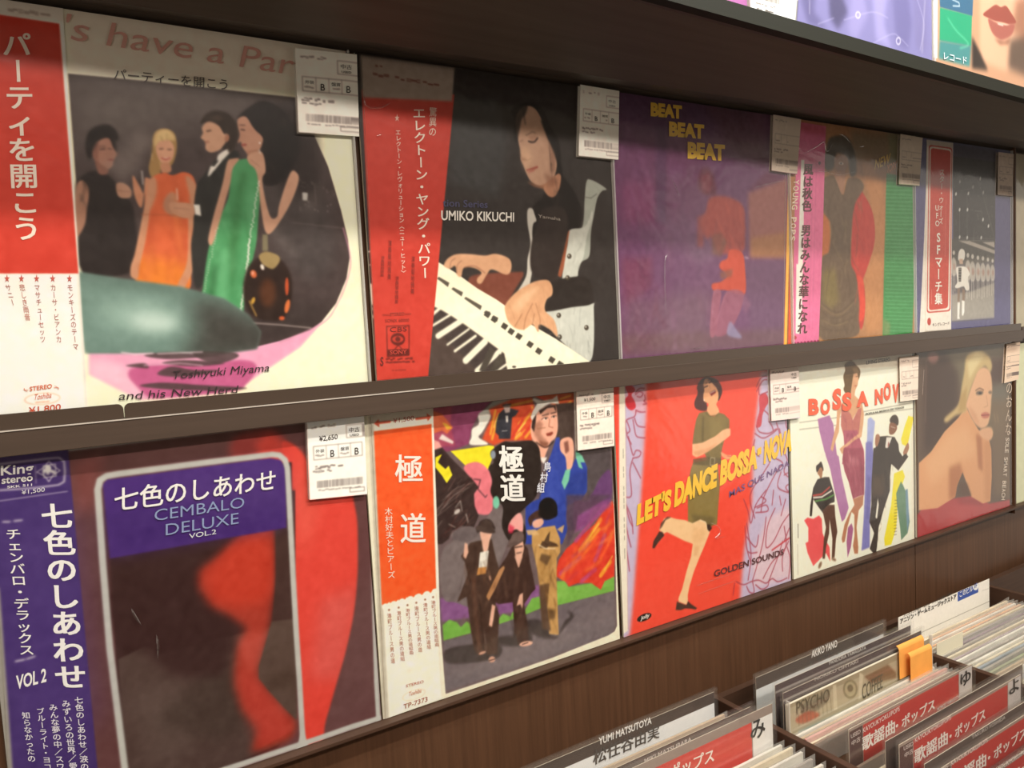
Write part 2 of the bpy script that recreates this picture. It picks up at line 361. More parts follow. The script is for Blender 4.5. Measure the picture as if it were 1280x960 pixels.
def art_party():
    c = Cover(-.247, .0665, .333, .663, base='fdf6d4'); p, l, e = c.p, c.l, c.e
    c.crop(0, 0, 1)
    p('f1e4d2', '80 0 460 60 460 125 84 92', 6)
    BLK = '85 92 180 101 280 112 370 122 393 170 410 208 426 262 435 300 437 322 433 348 420 379 402 402 387 413 350 426 306 437 200 441 111 441'
    # pink foot of the shape
    p('eba6c3', '111 440 306 437 402 402 416 388 375 434 295 488 220 497 176 500 112 468', 1)
    p('f6c6d6', '111 447 150 455 180 490 174 499 112 468', 4, .8)
    p('c45f8d', '160 468 175 457 240 455 300 450 318 454 320 464 308 480 293 489 220 496 188 497 172 484', 1.2, sm=1)
    p('493c3b', BLK)
    c.clip(BLK); p('6f6560', '85 92 370 122 365 150 200 160 95 200', 22, .8); p('5d5350', '110 330 230 370 300 420 300 440 110 440', 12, .7)
    p('2f2523', '300 380 420 380 400 415 320 430', 8, .6)
    e('4b4342', 375, 275, 38, 80, -18, 9, .9); e('756a66', 390, 245, 10, 22, 20, 5, .5); e('6c625e', 352, 300, 5, 30, -40, 4, .5)
    c.clip(None)
    l('d392a9', '429 285 438 322 434 350 421 381 403 404 350 428', 1.6, .4, .9, sm=1)
    # woman in black, left
    c.crop(0, 0, 3.692)
    p('271d1c', '395 660 420 615 470 600 520 620 535 660 530 700 470 690 430 720 405 720', 5, 1, 1)
    p('271f1e', '350 850 400 800 470 790 540 850 600 930 620 1000 640 1200 600 1260 380 1260 360 1000', 6, 1, 1)
    p('a57461', '450 650 500 636 522 680 538 712 524 742 518 768 488 786 460 775 438 740 424 705 432 662', 2, 1, 1)
    p('8d5c4c', '440 740 470 760 500 784 490 805 455 800', 3, 1, 1); p('7c4d41', '430 665 455 650 450 760 430 720', 5, .7)
    l('3a2422', '462 690 484 686', 5, 1); l('3a2422', '500 686 515 688', 4, 1); l('7e3230', '502 738 522 736', 6, 1); l('331f1d', '458 676 486 674', 3, 1, .8)
    p('ab7c65', '352 860 375 832 400 850 412 890 402 960 390 1040 352 1090 346 960', 3, 1, 1)
    p('b98b72', '536 850 560 842 590 856 608 884 600 912 560 914 540 895', 3, 1, 1); l('7b4e40', '545 880 600 885', 3, 1, .6)
    l('e8e0da', '655 790 660 850', 6, 2, .8); p('9a8d86', '440 800 520 780 560 860 640 780 720 640 640 600 560 700', 22, .45)
    p('1d1514', '400 640 430 590 500 575 540 610 545 650 520 640 470 630 430 690 410 740', 5, .9, 1); l('8a5a48', '548 700 540 720', 4, 2, .6)
    c.folds('352 850 470 790 560 850 640 1200 380 1250', ['3d3432', '171110'], 20, 80, 10, 160, .45, 8)
    # blonde in orange
    p('a8824f', '706 640 722 604 762 594 802 612 816 660 812 712 792 762 746 780 736 812 700 818 686 775 702 700', 3, 1, 1)
    p('d9b27c', '712 625 740 602 780 602 800 640 790 650 740 650 715 680', 4, .9, 1)
    p('d9a283', '726 662 760 640 796 662 802 708 786 745 760 758 736 738 722 704', 2, 1, 1)
    p('dcbc84', '716 650 730 612 770 600 802 622 806 652 790 640 760 648 735 650 722 670', 4, .95, 1); c.folds('690 620 760 595 815 640 812 720 740 800 690 780', ['8a6a3c', 'ecd29a'], 14, 85, 5, 70, .5, 9); p('d9a283', '728 664 760 652 794 666 800 708 784 744 760 756 738 738 726 704', 3, 1, 1)
    l('4a2a22', '736 688 752 686', 4, 1); l('4a2a22', '774 690 790 690', 4, 1); l('b23a32', '748 730 764 736 782 730', 6, 1.2); l('f5e8dc', '754 730 778 730', 3, .8)
    p('c98d6c', '742 756 780 752 790 790 750 800', 3, 1, 1)
    p('c98a69', '612 810 640 850 668 900 690 860 700 840 670 820 664 900 650 960 620 900', 3, 1, 1)
    c.crop(0, 0, 1)
    DR = '186 228 194 219 206 216 216 219 230 215 243 224 248 262 244 295 238 330 236 362 204 366 172 356 171 330 178 292 181 262 182 240'
    p('d8663c', DR, .8, 1, 1)
    c.clip(DR, .8, 1); p('e8822f', '165 318 245 330 240 370 165 365', 7); p('b9502f', '186 240 196 300 184 350 180 300', 4, .5); p('b9502f', '226 250 238 300 228 350 222 300', 4, .5); c.clip(None)
    p('c9906f', '181 258 187 262 182 300 175 330 172 348 164 346 163 334 168 318 174 290', .8, 1, 1)
    p('c9906f', '236 262 247 250 250 300 246 325 236 350 226 366 222 356 234 326', .8, 1, 1)
    p('b98468', '205 250 214 240 222 246 220 262 230 268 238 258 236 246 240 252 240 270 222 272 206 264', 1, 1, 1); l('f0e6dc', '221 236 222 250', 1.5, .5)
    c.folds(DR, ['b24a24', 'f09048', 'c4562c'], 26, 88, 5, 60, .35, 3)
    p('c9906f', '184 228 194 222 196 240 188 262 181 262', 1, 1, 1); p('c9906f', '232 220 242 226 250 244 250 262 242 262 236 240', 1, 1, 1); l('a34a2a', '176 268 244 270', 1.2, .8, .5)
    # man in dinner jacket
    c.crop(220, 40, 3.692)
    p('2b2a28', '250 545 292 565 262 640 212 760 190 900 150 1000 140 1130 90 1180 70 1000 80 900 84 790 100 700 140 645 182 590', 2.5, 1, 1)
    p('2c211d', '112 425 130 395 180 380 240 396 268 450 262 530 236 550 210 530 214 470 180 425 150 408', 3, 1, 1)
    p('cf9f82', '120 440 150 410 195 428 222 470 238 465 242 495 222 520 200 545 160 556 136 540 136 512 128 500 114 488 124 465', 2, 1, 1)
    l('3b2720', '142 458 160 454', 5, 1); l('9b5a4a', '132 510 150 506', 5, 1.2)
    p('efe7dc', '196 566 248 534 258 545 216 592 150 668 158 622 186 600', 1.5, 1, 1); p('2a2826', '160 618 182 598 200 590 176 620', 1)
    p('efe9de', '80 796 110 796 116 850 88 842', 1); p('c79273', '-30 790 20 786 76 798 82 850 30 856 -20 830', 2, 1, 1); l('8b5a48', '-10 812 60 818', 3, 1, .6)
    p('33261f', '120 418 136 380 190 362 250 384 284 440 276 520 250 560 232 520 236 470 214 440 180 420 150 412', 5, 1, 1); p('4a382e', '150 400 190 384 230 400 200 408', 5, .8); e('b0785e', 236, 490, 10, 18, 10, 3)
    c.folds('260 560 290 570 230 740 190 900 140 1100 90 1150 90 790 140 650 190 600', ['1d1c1b', '43413d'], 20, 80, 8, 140, .5, 5)
    p('251b1a', '380 330 640 330 660 760 500 760 420 560', 26, .75)
    # dark haired woman in green
    p('1f1716', '280 402 330 352 400 318 480 350 545 430 574 505 564 570 522 650 462 704 402 694 396 560 360 470 330 400', 5, 1, 1)
    GR = '262 606 300 588 352 590 382 640 392 700 384 800 372 960 352 1060 322 1190 310 1290 290 1320 110 1290 124 1180 150 1000 190 880 240 770 250 690'
    p('4f9a63', GR, 2, 1, 1)
    c.folds(GR, ['347040', '74bb88', '418a55'], 34, 96, 12, 240, .4, 6)
    c.clip(GR, 2, 1); p('37733f', '300 640 330 650 300 760 290 900 270 1100 250 1240 240 1000', 14, .8); p('6cb981', '200 1000 250 1000 240 1300 180 1290', 14, .7); p('356b40', '170 1080 190 1080 165 1300 140 1290', 8, .7); p('7cc391', '340 700 372 740 350 900 330 860', 14, .5); c.clip(None)
    p('c9977c', '236 600 262 584 292 586 262 630 250 700 222 800 200 880 168 980 148 960 172 850 214 700', 2, 1, 1)
    p('c28f76', '285 402 322 390 356 440 392 476 402 500 384 546 345 566 318 548 302 522 300 506 284 512 294 474 286 440', 2, 1, 1)
    l('2e1a18', '300 450 316 452', 5, 1); l('8f3230', '304 522 322 520', 7, 1.2); l('2e1a18', '294 430 318 430', 3, 1)
    p('171110', '420 470 520 440 560 540 500 680 450 690', 8, .8); e('e8ded6', 386, 512, 4, 5); c.folds('300 360 520 350 570 500 520 680 410 690 400 500', ['3a2c29', '120c0b'], 16, 70, 8, 120, .6, 7)
    p('b07a60', '320 548 380 540 392 586 340 590', 3, .8)
    p('cd9d82', '330 572 372 552 402 562 414 640 398 690 432 845 466 852 478 790 526 652 556 648 566 690 524 800 448 918 412 920 390 800 372 650 336 606', 2, 1, 1)
    l('9a6651', '345 590 385 620', 3, 1, .6); l('e9d9cd', '384 545 388 560', 5, 1)
    for A, B in (((384, 690), (340, 960)), ((340, 960), (326, 1100)), ((326, 1100), (300, 1290)), ((190, 905), (118, 1250))):
        for t in np.arange(0, 1, .035):
            x, y = A[0]+(B[0]-A[0])*t, A[1]+(B[1]-A[1])*t; e('e9e2d6', x+random.uniform(-4, 4), y, 5, 3.4, 0, 0, .85 if A[0] > 200 else .45)
    # amber bottle
    c.crop(220, 280, 3.84)
    p('2a1a14', '340 220 380 170 430 160 500 170 548 240 556 340 520 450 420 460 350 420 322 320', 4, 1, 1)
    p('7c7258', '415 50 440 50 442 130 414 130', 2); p('a0885a', '398 152 432 132 488 150 498 178 470 214 442 210 410 186', 2, 1, 1)
    e('d2673a', 372, 240, 15, 20, -20, 2); e('e0a28a', 368, 236, 6, 10, 0, 2); e('c4512b', 532, 300, 9, 44, 0, 3); e('d9733f', 534, 395, 12, 34, 12, 3); e('c99a3c', 370, 368, 9, 18, 20, 2); e('6e3b1c', 440, 330, 40, 70, 0, 12, .6)
    e('d05f34', 508, 452, 14, 10, 0, 2); l('a5813f', '352 370 385 440', 7, 2); e('efe6da', 414, 207, 9, 15, -20, 1)
    l('b4a49f', '358 474 500 484 648 499', 5, 1.4); p('ece4dc', '362 518 384 514 382 528', 1)
    c.crop(220, 40, 3.692)
    for _ in range(26): e('b9aaa2', random.uniform(570, 730), random.uniform(680, 830), 2.5, 3.5, 0, 1.5, random.uniform(.3, .8))
    p('d9d4cc', '582 740 608 742 606 778 584 776', 2, .9); l('8f8079', '640 700 645 800', 3, 2, .5); l('8f8079', '540 880 770 905', 3, 2, .6)
    # out-of-focus rounded object in the cover photo's foreground
    c.crop(0, 0, 2); c.clip('170 675 300 696 450 716 560 746 620 786 652 830 642 872 560 884 212 884', 2.5)
    p('6f8a80', '150 650 700 650 700 900 150 900'); e('a9c4b8', 350, 790, 110, 34, 6, 26, .9); e('cfe0d6', 385, 806, 60, 20, 4, 14, .8); p('3f3c38', '470 740 560 760 700 820 700 900 440 900 500 830', 26, .95); p('556a62', '180 670 520 730 500 745 200 700', 12, .6); c.clip(None)
    # scribbled strokes through the pink
    c.crop(0, 260, 3.556); bk = '463a39'
    for q, wd in (('560 700 640 690 660 712 600 708', 1), ('640 655 760 640 860 650 980 655 760 672', 1), ('720 690 820 676 1000 690 860 704', 1), ('620 790 720 776 880 786 1100 800 960 812 740 806', 1), ('700 740 760 705 860 720 980 722 820 750', 1), ('860 640 1020 640 1060 660 980 690 900 676', 1)):
        p(bk, q, 2, .85, 1)
    l('f3d5df', '540 642 600 650 680 646', 5, 1); l('f3d5df', '700 648 900 640', 4, 1); l('e8b4ca', '640 700 800 690 900 700', 4, 1)
    c.crop(0, 0, 1); clip01(c)
    c.T("'s have a Party", (76, 48), (402, 100), 32, 'dba294', 0, 1.1)
    c.T('パーティーを開こう', (142, 99), (284, 112), 13, '4c403a', .005)
    c.T('Toshiyuki Miyama', (214, 474), (336, 464), 10, '33262a', 0, 1); c.T('and his New Herd', (148, 500), (296, 491), 10, '33262a', 0, 1)
    # obi strip
    p('fbf6ea', '-12 -6 78 4 110 509 -12 520'); p('efe4d6', '-12 -6 78 4 80 28 -12 18', 2)
    p('d23f2f', '-12 17 74 30 98 342 -12 342')
    l('8f867c', '98 342 108 509', .8, .2, .6)
    c.V('パーティを開こう', (20, 40), (34, 302), 37, 'f3e3d2', .02)
    for i, (t, x) in enumerate((('モンキーズのテーマ', 88), ('カーサ・ビアンカ', 67), ('マサチューセッツ', 47), ('悲しき雨音', 28), ('サニー', 10))):
        c.V(t, (x-1, 355), (x+7, 355+9.2*len(t)), 7.5, 'b0645a' if i != 3 else 'c06b5e')
        c.V('★', (x-1, 342), (x-1, 354), 8, 'c4584c')
    c.T('STEREO', (37, 489), (65, 485), 5.5, 'd9704a', .02); c.V('←', (29, 483), (36, 491), 8, 'd9704a'); c.V('→', (66, 480), (74, 488), 8, 'd9704a')
    l('d98a6a', [(53+22*math.cos(t), 498.5+7*math.sin(t)-math.cos(t)*1.5) for t in np.linspace(0, 6.28, 30)], .7, 0, .9)
    c.T('Toshiba', (42, 500), (64, 497), 7, 'd9704a', 0, 1); c.lines('d9704a', (44, 503), (62, 501.5), 1, 7, .8, .7)
    c.T('¥1,800', (36, 517), (76, 512), 8, 'c8502f', .01)
    c.lines('8a7060', (10, 12), (64, 20), 4, 8, 2, .5)
    q = price_label(c, '367 62 444 70 447 172 371 167', 1.2)
    c.noise(.02, 9); c.noise(.01, 3); c.soften(.9); c.material('party_sleeve_print')
    return c, dict(obi='-12 -6 78 4 110 512 -12 523', labels=[q])

def art_organ():
    c = Cover(.0757, .3885, .333, .663, base='36302e'); p, l, e = c.p, c.l, c.e
    c.crop(600, 90, 5.05)
    p('47494a', '-200 150 100 180 180 420 120 800 -200 700', 30, .6)
    # hair and face
    p('1e1917', '200 240 260 200 340 200 400 240 440 340 500 450 520 640 600 760 640 900 600 1100 520 1200 440 1150 380 1180 330 1000 330 860 400 780 430 640 420 440 360 300 280 260 230 300', 6, 1, 1)
    p('c39a80', '225 330 236 262 290 214 352 236 402 330 436 420 482 500 484 600 460 680 420 720 362 716 320 690 292 640 276 596 256 552 258 520 242 440', 3, 1, 1)
    p('a26c50', '300 690 370 716 440 690 500 640 506 720 470 784 430 782 404 742 340 722', 5, .9, 1); p('b98466', '404 720 500 640 506 700 476 780 430 780', 3, 1, 1)
    p('dcb08f', '250 500 290 480 330 560 300 560 260 548', 7, .6); p('8c6450', '400 330 440 420 480 520 470 640 440 640 440 500', 9, .7)
    l('2a1c18', '306 438 340 440 364 416', 9, 1.2, sm=1); p('a87860', '300 410 350 400 366 420 330 440', 6, .6); l('5e463b', '290 400 330 378 350 384', 6, 3, .7); l('a04c40', '296 620 325 612 362 600', 12, 2); l('c07868', '306 634 340 622', 9, 2); p('9a6a52', '252 520 266 560 300 560 290 545 270 540', 4, .7); l('9c5545', '310 630 350 614', 4, 2, .7); l('8a6350', '262 552 300 556 322 546', 5, 3, .7); l('6f5245', '250 440 270 430', 5, 3, .6)
    l('281d1a', '270 235 286 330', 8, 4, .7)
    p('1a1614', '380 300 420 400 470 520 510 640 500 500 440 330', 5, .8)
    p('1a1513', '215 330 232 262 262 222 300 205 290 260 262 300 250 360 232 440 214 420', 6, .75, 1); p('1a1513', '395 300 440 360 500 480 520 660 500 640 474 500 430 420', 5, .95)
    c.folds('330 200 440 340 520 640 640 900 600 1160 440 1140 460 760 430 420', ['40342e', '0f0b0a'], 30, 72, 10, 260, .55, 11)
    p('e2b896', '262 470 300 470 330 540 300 640 270 590', 14, .55); p('7a4c3a', '402 640 470 660 500 700 430 730', 12, .5); l('3a2622', '318 446 345 444 360 420', 5, 2, .8, sm=1)
    # white vest: shoulders and lapels
    p('a8ab9f', '672 690 700 680 760 710 800 742 770 752 740 800 720 900 700 1010 690 1160 640 1200 618 1260 600 1300 560 1310 594 1180 610 1040 650 960 660 800', 2.5, 1, 1)
    l('5b5c55', '664 790 700 796 736 770', 4, 1)
    p('cfc9bd', '300 870 330 862 345 900 356 940 336 960 330 1040 350 1120 356 1220 330 1260 300 1400 250 1450 210 1560 170 1560 230 1400 290 1290 300 1180 318 1080 300 960', 3, 1, 1)
    c.crop(600, 270, 4.572)
    p('c9cabf', '512 80 600 60 640 -30 640 20 610 120 590 240 560 290 556 348 500 356 470 366 480 260 500 160', 2, 1, 1); p('a65a3c', '500 90 512 80 496 180 478 300 462 352 444 340 470 200', 3, .9)
    p('332a27', '360 -40 480 -40 500 90 440 340 410 370 300 330 290 180 330 40', 5, 1, 1)
    c.folds('512 80 640 -30 640 20 590 240 556 348 470 366 500 160', ['9a9a90', 'e9e6da'], 16, 100, 7, 100, .5, 12)
    # red-brown organ wood and her hands
    p('7d4536', '-60 350 20 330 200 320 250 330 200 420 150 510 140 520 0 430 -60 400', 4, 1, 1)
    p('c8c8bd', '380 545 640 500 650 520 650 740 626 832 560 800 440 690 400 620', 2, 1, 1)
    c.folds('380 545 650 505 650 740 626 832 560 800 440 690', ['9c9c94', 'e6e4d8', '8a8a84'], 40, 84, 6, 110, .5, 13)
    for x in range(8): l('aeb0a8', [(560+x*10, 530+x*3), (540+x*11, 640), (565+x*9, 780)], 2, 1.5, .6)
    p('2d2623', '400 380 560 345 620 360 640 420 640 500 520 522 380 545 370 500 410 460', 3, 1, 1)
    for x, y in ((510, 230), (450, 568), (455, 692), (608, 638), (500, 354)): e('4b4238', x, y, 13, 15); e('d9d0c0', x-4, y-4, 5, 5, 0, 1)
    l('e9e2d4', '385 20 480 72', 3, 0, .01)
    # organ keyboards
    c.crop(600, 270, 4.572)
    p('fbf3d6', '-294 228 -130 330 0 425 140 515 240 590 430 700 628 834 0 884 -300 700 -294 420', .8)
    c.crop(440, 280, 4.572)
    p('fbf3d6', '485 218 600 300 823 430 880 470 1250 760 1360 834 1360 900 440 900 460 500 470 320', .8)
    gray = '5c5449'
    for a, b, cc, d in ((486, 304, 556, 360), (568, 364, 634, 414), (640, 418, 742, 492), (752, 498, 790, 526), (798, 524, 836, 560)):
        L = (cc-a); p('5c5449', [(a, b+8), (a+10, b-2), (cc, d-24), (cc-8, d)], .8)
    c.crop(600, 270, 4.572)
    for x, y in ((40, 560), (80, 588), (138, 628), (176, 658), (220, 686), (284, 732), (334, 770), (408, 820), (456, 846)):
        p('4e473e', [(x-20, y+6), (x-4, y-20), (x+24, y-2), (x+6, y+24)], .6)
    for x, y in ((390, 700), (420, 730), (450, 755), (490, 770)): l('d9cfb0', [(x, y-20), (x+40, y-40)], 2, .8, .5)
    # lower manual
    c.crop(440, 280, 4.572)
    p('453a37', '450 464 500 486 560 520 640 572 720 630 870 740 900 900 420 900', 1.2); p('54453f', '440 600 480 600 720 842 700 900 430 900', 8)
    for x0, y0, x1, y1, wd in ((462, 516, 508, 476, 18), (462, 580, 560, 520, 14), (492, 640, 620, 556, 34), (545, 690, 668, 600, 12), (588, 726, 706, 640, 16), (650, 780, 760, 672, 40), (716, 838, 842, 730, 34), (800, 860, 900, 790, 14)):
        l('f4eed6', [(x0, y0), (x1, y1)], wd, .8)
    c.crop(600, 270, 4.572)
    p('4e463e', '-6 884 55 745 88 772 30 884', 1); p('4e463e', '52 882 112 788 146 818 100 880', 1)
    e('4e463e', 195, 862, 12, 6)
    # hands
    c.crop(440, 280, 4.572)
    p('d2a07c', '524 236 548 196 600 172 680 172 760 180 823 170 900 200 910 260 880 290 800 260 770 290 740 338 716 336 716 310 740 280 700 252 640 250 624 300 600 290 590 240 560 256 540 250', 2, 1, 1)
    l('8a5640', '560 250 566 215 590 196', 4, 1.5, .8, sm=1); l('8a5640', '598 285 602 235 626 210', 4, 1.5, .8, sm=1); l('8a5640', '640 250 700 240 760 280', 5, 2, .8, sm=1)
    c.crop(600, 270, 4.572)
    p('d9a47c', '148 500 200 440 260 400 320 372 385 366 412 400 412 450 380 480 372 540 420 590 440 650 440 690 400 650 340 620 330 660 300 620 250 650 200 640 160 600 142 540', 2, 1, 1)
    for q in ('250 650 262 580 290 520 300 500', '330 660 344 600 330 540 318 500', '300 620 310 560', '200 630 240 560'): l('a06a4a', q, 5, 1.8, .8, sm=1)
    c.folds('148 500 200 440 320 372 412 400 380 480 440 690 330 660 200 640', ['a9724e', 'f2cca4', 'c08a60'], 26, 70, 6, 90, .4, 14)
    p('eec49c', '180 520 240 450 300 410 340 410 280 480 220 560', 12, .7)
    c.crop(0, 0, 1)
    c.T('tion Series', (553, 258), (609, 260), 9, '47466b', .008); c.T('UMIKO KIKUCHI', (551, 275), (642, 277), 12, 'f2ece2', .02); c.T('Yamaha', (672, 272), (700, 276), 4, 'a89c90')
    # left sliver of keys
    p('d8cdbb', '457 350 466 356 466 382 459 378', .5); l('c9bfb0', '456 316 463 314', 1.5); l('c9bfb0', '457 332 463 331', 1.2); p('8d8276', '458 384 467 384 467 388 458 388', .4); p('bdb2a2', '460 392 467 394 467 398 460 397', .4)
    # obi, tapering
    p('cd4235', '452 112 568 118 535 470 471 476 452 118'); p('a8978a', '450 69 568 85 565 127 453 122', 1)
    for i in range(34):
        x = 452+i*3.5; l('5d5048', [(x, 68+.135*(x-452)), (x+2.4, 73+.135*(x-452))], 1.1, .3, .7)
    c.V('驚異の', (541, 134), (540, 171), 10, 'efd9c8', .002); c.V('エレクトーン・ヤング・パワー', (523, 134), (531, 349), 16.5, 'f7e6d6', .012)
    c.V('エレクトーン・レヴォリューション〈ニュー・ヒット〉', (497, 162), (504, 345), 7, 'f3ddcd', .004); c.V('★', (496, 142), (496, 153), 7, 'e6b9a8')
    for x, y0, y1 in ((516, 320, 368), (478, 320, 346), (487, 300, 350), (496, 345, 380)): c.V('演奏菊地雅美', (x, y0), (x-1, y1), 5, '8f3028')
    c.lines('6a2f28', (466, 93), (548, 106), 4, 12, 1.6, .6); c.lines('6a2f28', (466, 82), (478, 84), 3, 4, 1.6, .5)
    c.T('STEREO', (487, 395), (505, 394), 4, '9c3c30', .01); l('8a2f26', '478 394 486 394', 1.2); l('8a2f26', '506 393 513 392.5', 1.2)
    c.T('SONX 60000', (481, 403), (511, 402), 4, '8a2f26')
    l('6b2620', '483 408 511 407 511 444 484 446', 1.3, closed=1); p('6b2620', '484 437 511 436 511 444 484 445'); e('6b2620', 497, 424, 9, 8); e('c23f31', 497, 424, 7, 4); e('6b2620', 497, 424, 3.2, 3.2); l('6b2620', '497 432 493 437', 1.2); l('6b2620', '497 431 502 436', 1.2)
    c.T('CBS', (487, 415), (508, 414), 6, '6b2620'); c.T('SONY', (487, 443), (508, 442), 5, 'c8483a', .01)
    c.T('S', (475, 457), (479, 457), 11, '6b2620', .02); c.lines('6b2620', (482, 449), (518, 448), 2, 12, 1.6, .8); c.lines('6b2620', (482, 453), (518, 452), 1, 12, 1.6, .8); c.lines('7c2c24', (490, 463), (508, 462), 1, 5, 1, .6)
    q = price_label(c, '722 107 771 115 770 201 720 196', .8)
    clip01(c); c.noise(.018, 8); c.noise(.01, 3); c.soften(.9); c.material('organ_sleeve_print'); return c, dict(obi='452 69 568 85 535 472 471 478', labels=[q])

def art_beat():
    c = Cover(.391, .7085, .333, .663, base='6e4468'); p, l, e = c.p, c.l, c.e
    c.crop(770, 110, 5.333)
    p('6f3f62', '0 350 600 400 600 900 0 900', 60, .8); p('8c4a70', '30 640 250 600 260 900 40 900', 30, .6); p('543458', '260 200 340 200 330 900 270 900', 14, .6); p('4a3049', '0 0 900 80 900 300 200 260 0 200', 60, .7)
    e('7d4a78', 400, 560, 60, 50, 0, 25, .5); p('5c3640', '560 60 1010 130 1010 520 760 420', 50, .6)
    p('a86b58', '880 700 1000 650 1140 600 1140 1140 890 1130', 14, .75); p('b07d45', '900 1000 1130 960 1120 1130 900 1130', 14, .6); p('6e3c52', '880 680 1040 640 1130 570 1000 560', 12, .7)
    c.crop(770, 280, 5.333)
    p('7d3f55', '40 230 240 220 240 420 60 560 40 400', 24, .6); p('70525f', '50 500 640 450 620 820 40 860', 50, .7); p('6b4a66', '860 250 1130 240 1120 800 900 780', 22, .8); p('6e5050', '30 740 1120 700 1110 820 30 880', 24, .6)
    e('7e6378', 560, 200, 110, 60, 0, 30, .5)
    # dancer in orange-red
    c.crop(770, 110, 5.333)
    p('6a3340', '560 560 600 530 640 560 660 620 670 700 640 720 570 700 545 640', 14, .7, 1); p('8a4550', '570 600 620 570 640 640 620 700 580 690', 12, .6, 1)
    p('b04a3c', '620 740 690 720 780 740 850 800 860 1000 840 1090 700 1100 640 1000 600 1000 560 900 600 820', 12, .85, 1); p('a04742', '540 860 600 840 580 1060 540 1060', 12, .7)
    c.folds('580 860 620 730 860 800 880 1100 620 1060', ['8a3a3a', 'd0604a', '7a4450'], 30, 80, 12, 160, .4, 15)
    c.folds('20 200 460 300 560 960 20 960', ['8a5080', '56385c', '9a6a96'], 40, 85, 30, 300, .22, 16)
    c.crop(770, 280, 5.333)
    c.folds('20 0 640 0 620 820 20 860', ['8a5078', '5a4058', '96708e', '7a4050'], 60, 80, 26, 260, .22, 17); p('7c5246', '640 80 700 60 740 120 700 220 640 200', 12, .8); p('c94c33', '760 170 840 190 860 300 862 460 800 460 720 440 650 442 640 400 700 384 740 340 690 292 700 250 740 230', 5, .95, 1)
    p('8c5545', '690 320 780 300 770 350 700 370', 8, .8); p('a8504a', '640 100 720 60 720 90 680 200', 12, .4)
    p('9c5a6c', '650 450 700 450 690 560 660 740 626 740 630 600', 4, .85, 1); p('96566a', '740 450 850 460 820 600 740 730 660 740 680 600', 5, .85, 1); p('8a5a74', '850 460 900 540 860 600 840 500', 9, .6)
    l('b98da6', '655 450 632 700', 3, 1.5, .5); l('b98da6', '738 455 672 650', 3, 1.5, .5); p('8d86a6', '760 650 800 700 840 760 760 750 738 720', 6, .8, 1)
    e('c4adb8', 870, 225, 16, 8, 20, 4, .6)
    c.crop(770, 110, 5.333); 
    for t, a, b, h in (('BEAT', (228, 182), (436, 202), 86), ('BEAT', (350, 315), (584, 335), 92), ('BEAT', (474, 463), (722, 480), 104)):
        c.T(t, a, b, h, 'e3b63c', .06)
    # yellow and orange edge strip
    c.crop(0, 0, 1); p('d9502f', '985 220 1000 222 990 431 979 431'); p('f6b84a', '985 215 988.5 215 983 431 979.5 431'); p('8a5a2a', '988.5 215 990 215 984.5 431 983 431', 0, .8)
    A, B = np.array((995., 224.)), np.array((989.5, 302.))
    for i, ch in enumerate('YOUNG POPS'):
        if ch == ' ': continue
        g = A+(B-A)*(i+.1)/10; h = A+(B-A)*(i+.9)/10; q = c.xz(np.array([g-[3.2, 0], h-[3.2, 0], g+[3.4, 0]])); c.glyphs.append(('H', ch, q[0], q[1], q[2], 'f3dcc4', .02, 0))
    q = price_label(c, '963 144 998 150 993 219 961 214', .6, 'cdbdac')
    clip01(c); c.noise(.02, 8); c.noise(.012, 3); c.soften(.9); c.material('beat_sleeve_print'); return c, dict(obi='985 146 996 150 990 431 979 432', labels=[q])

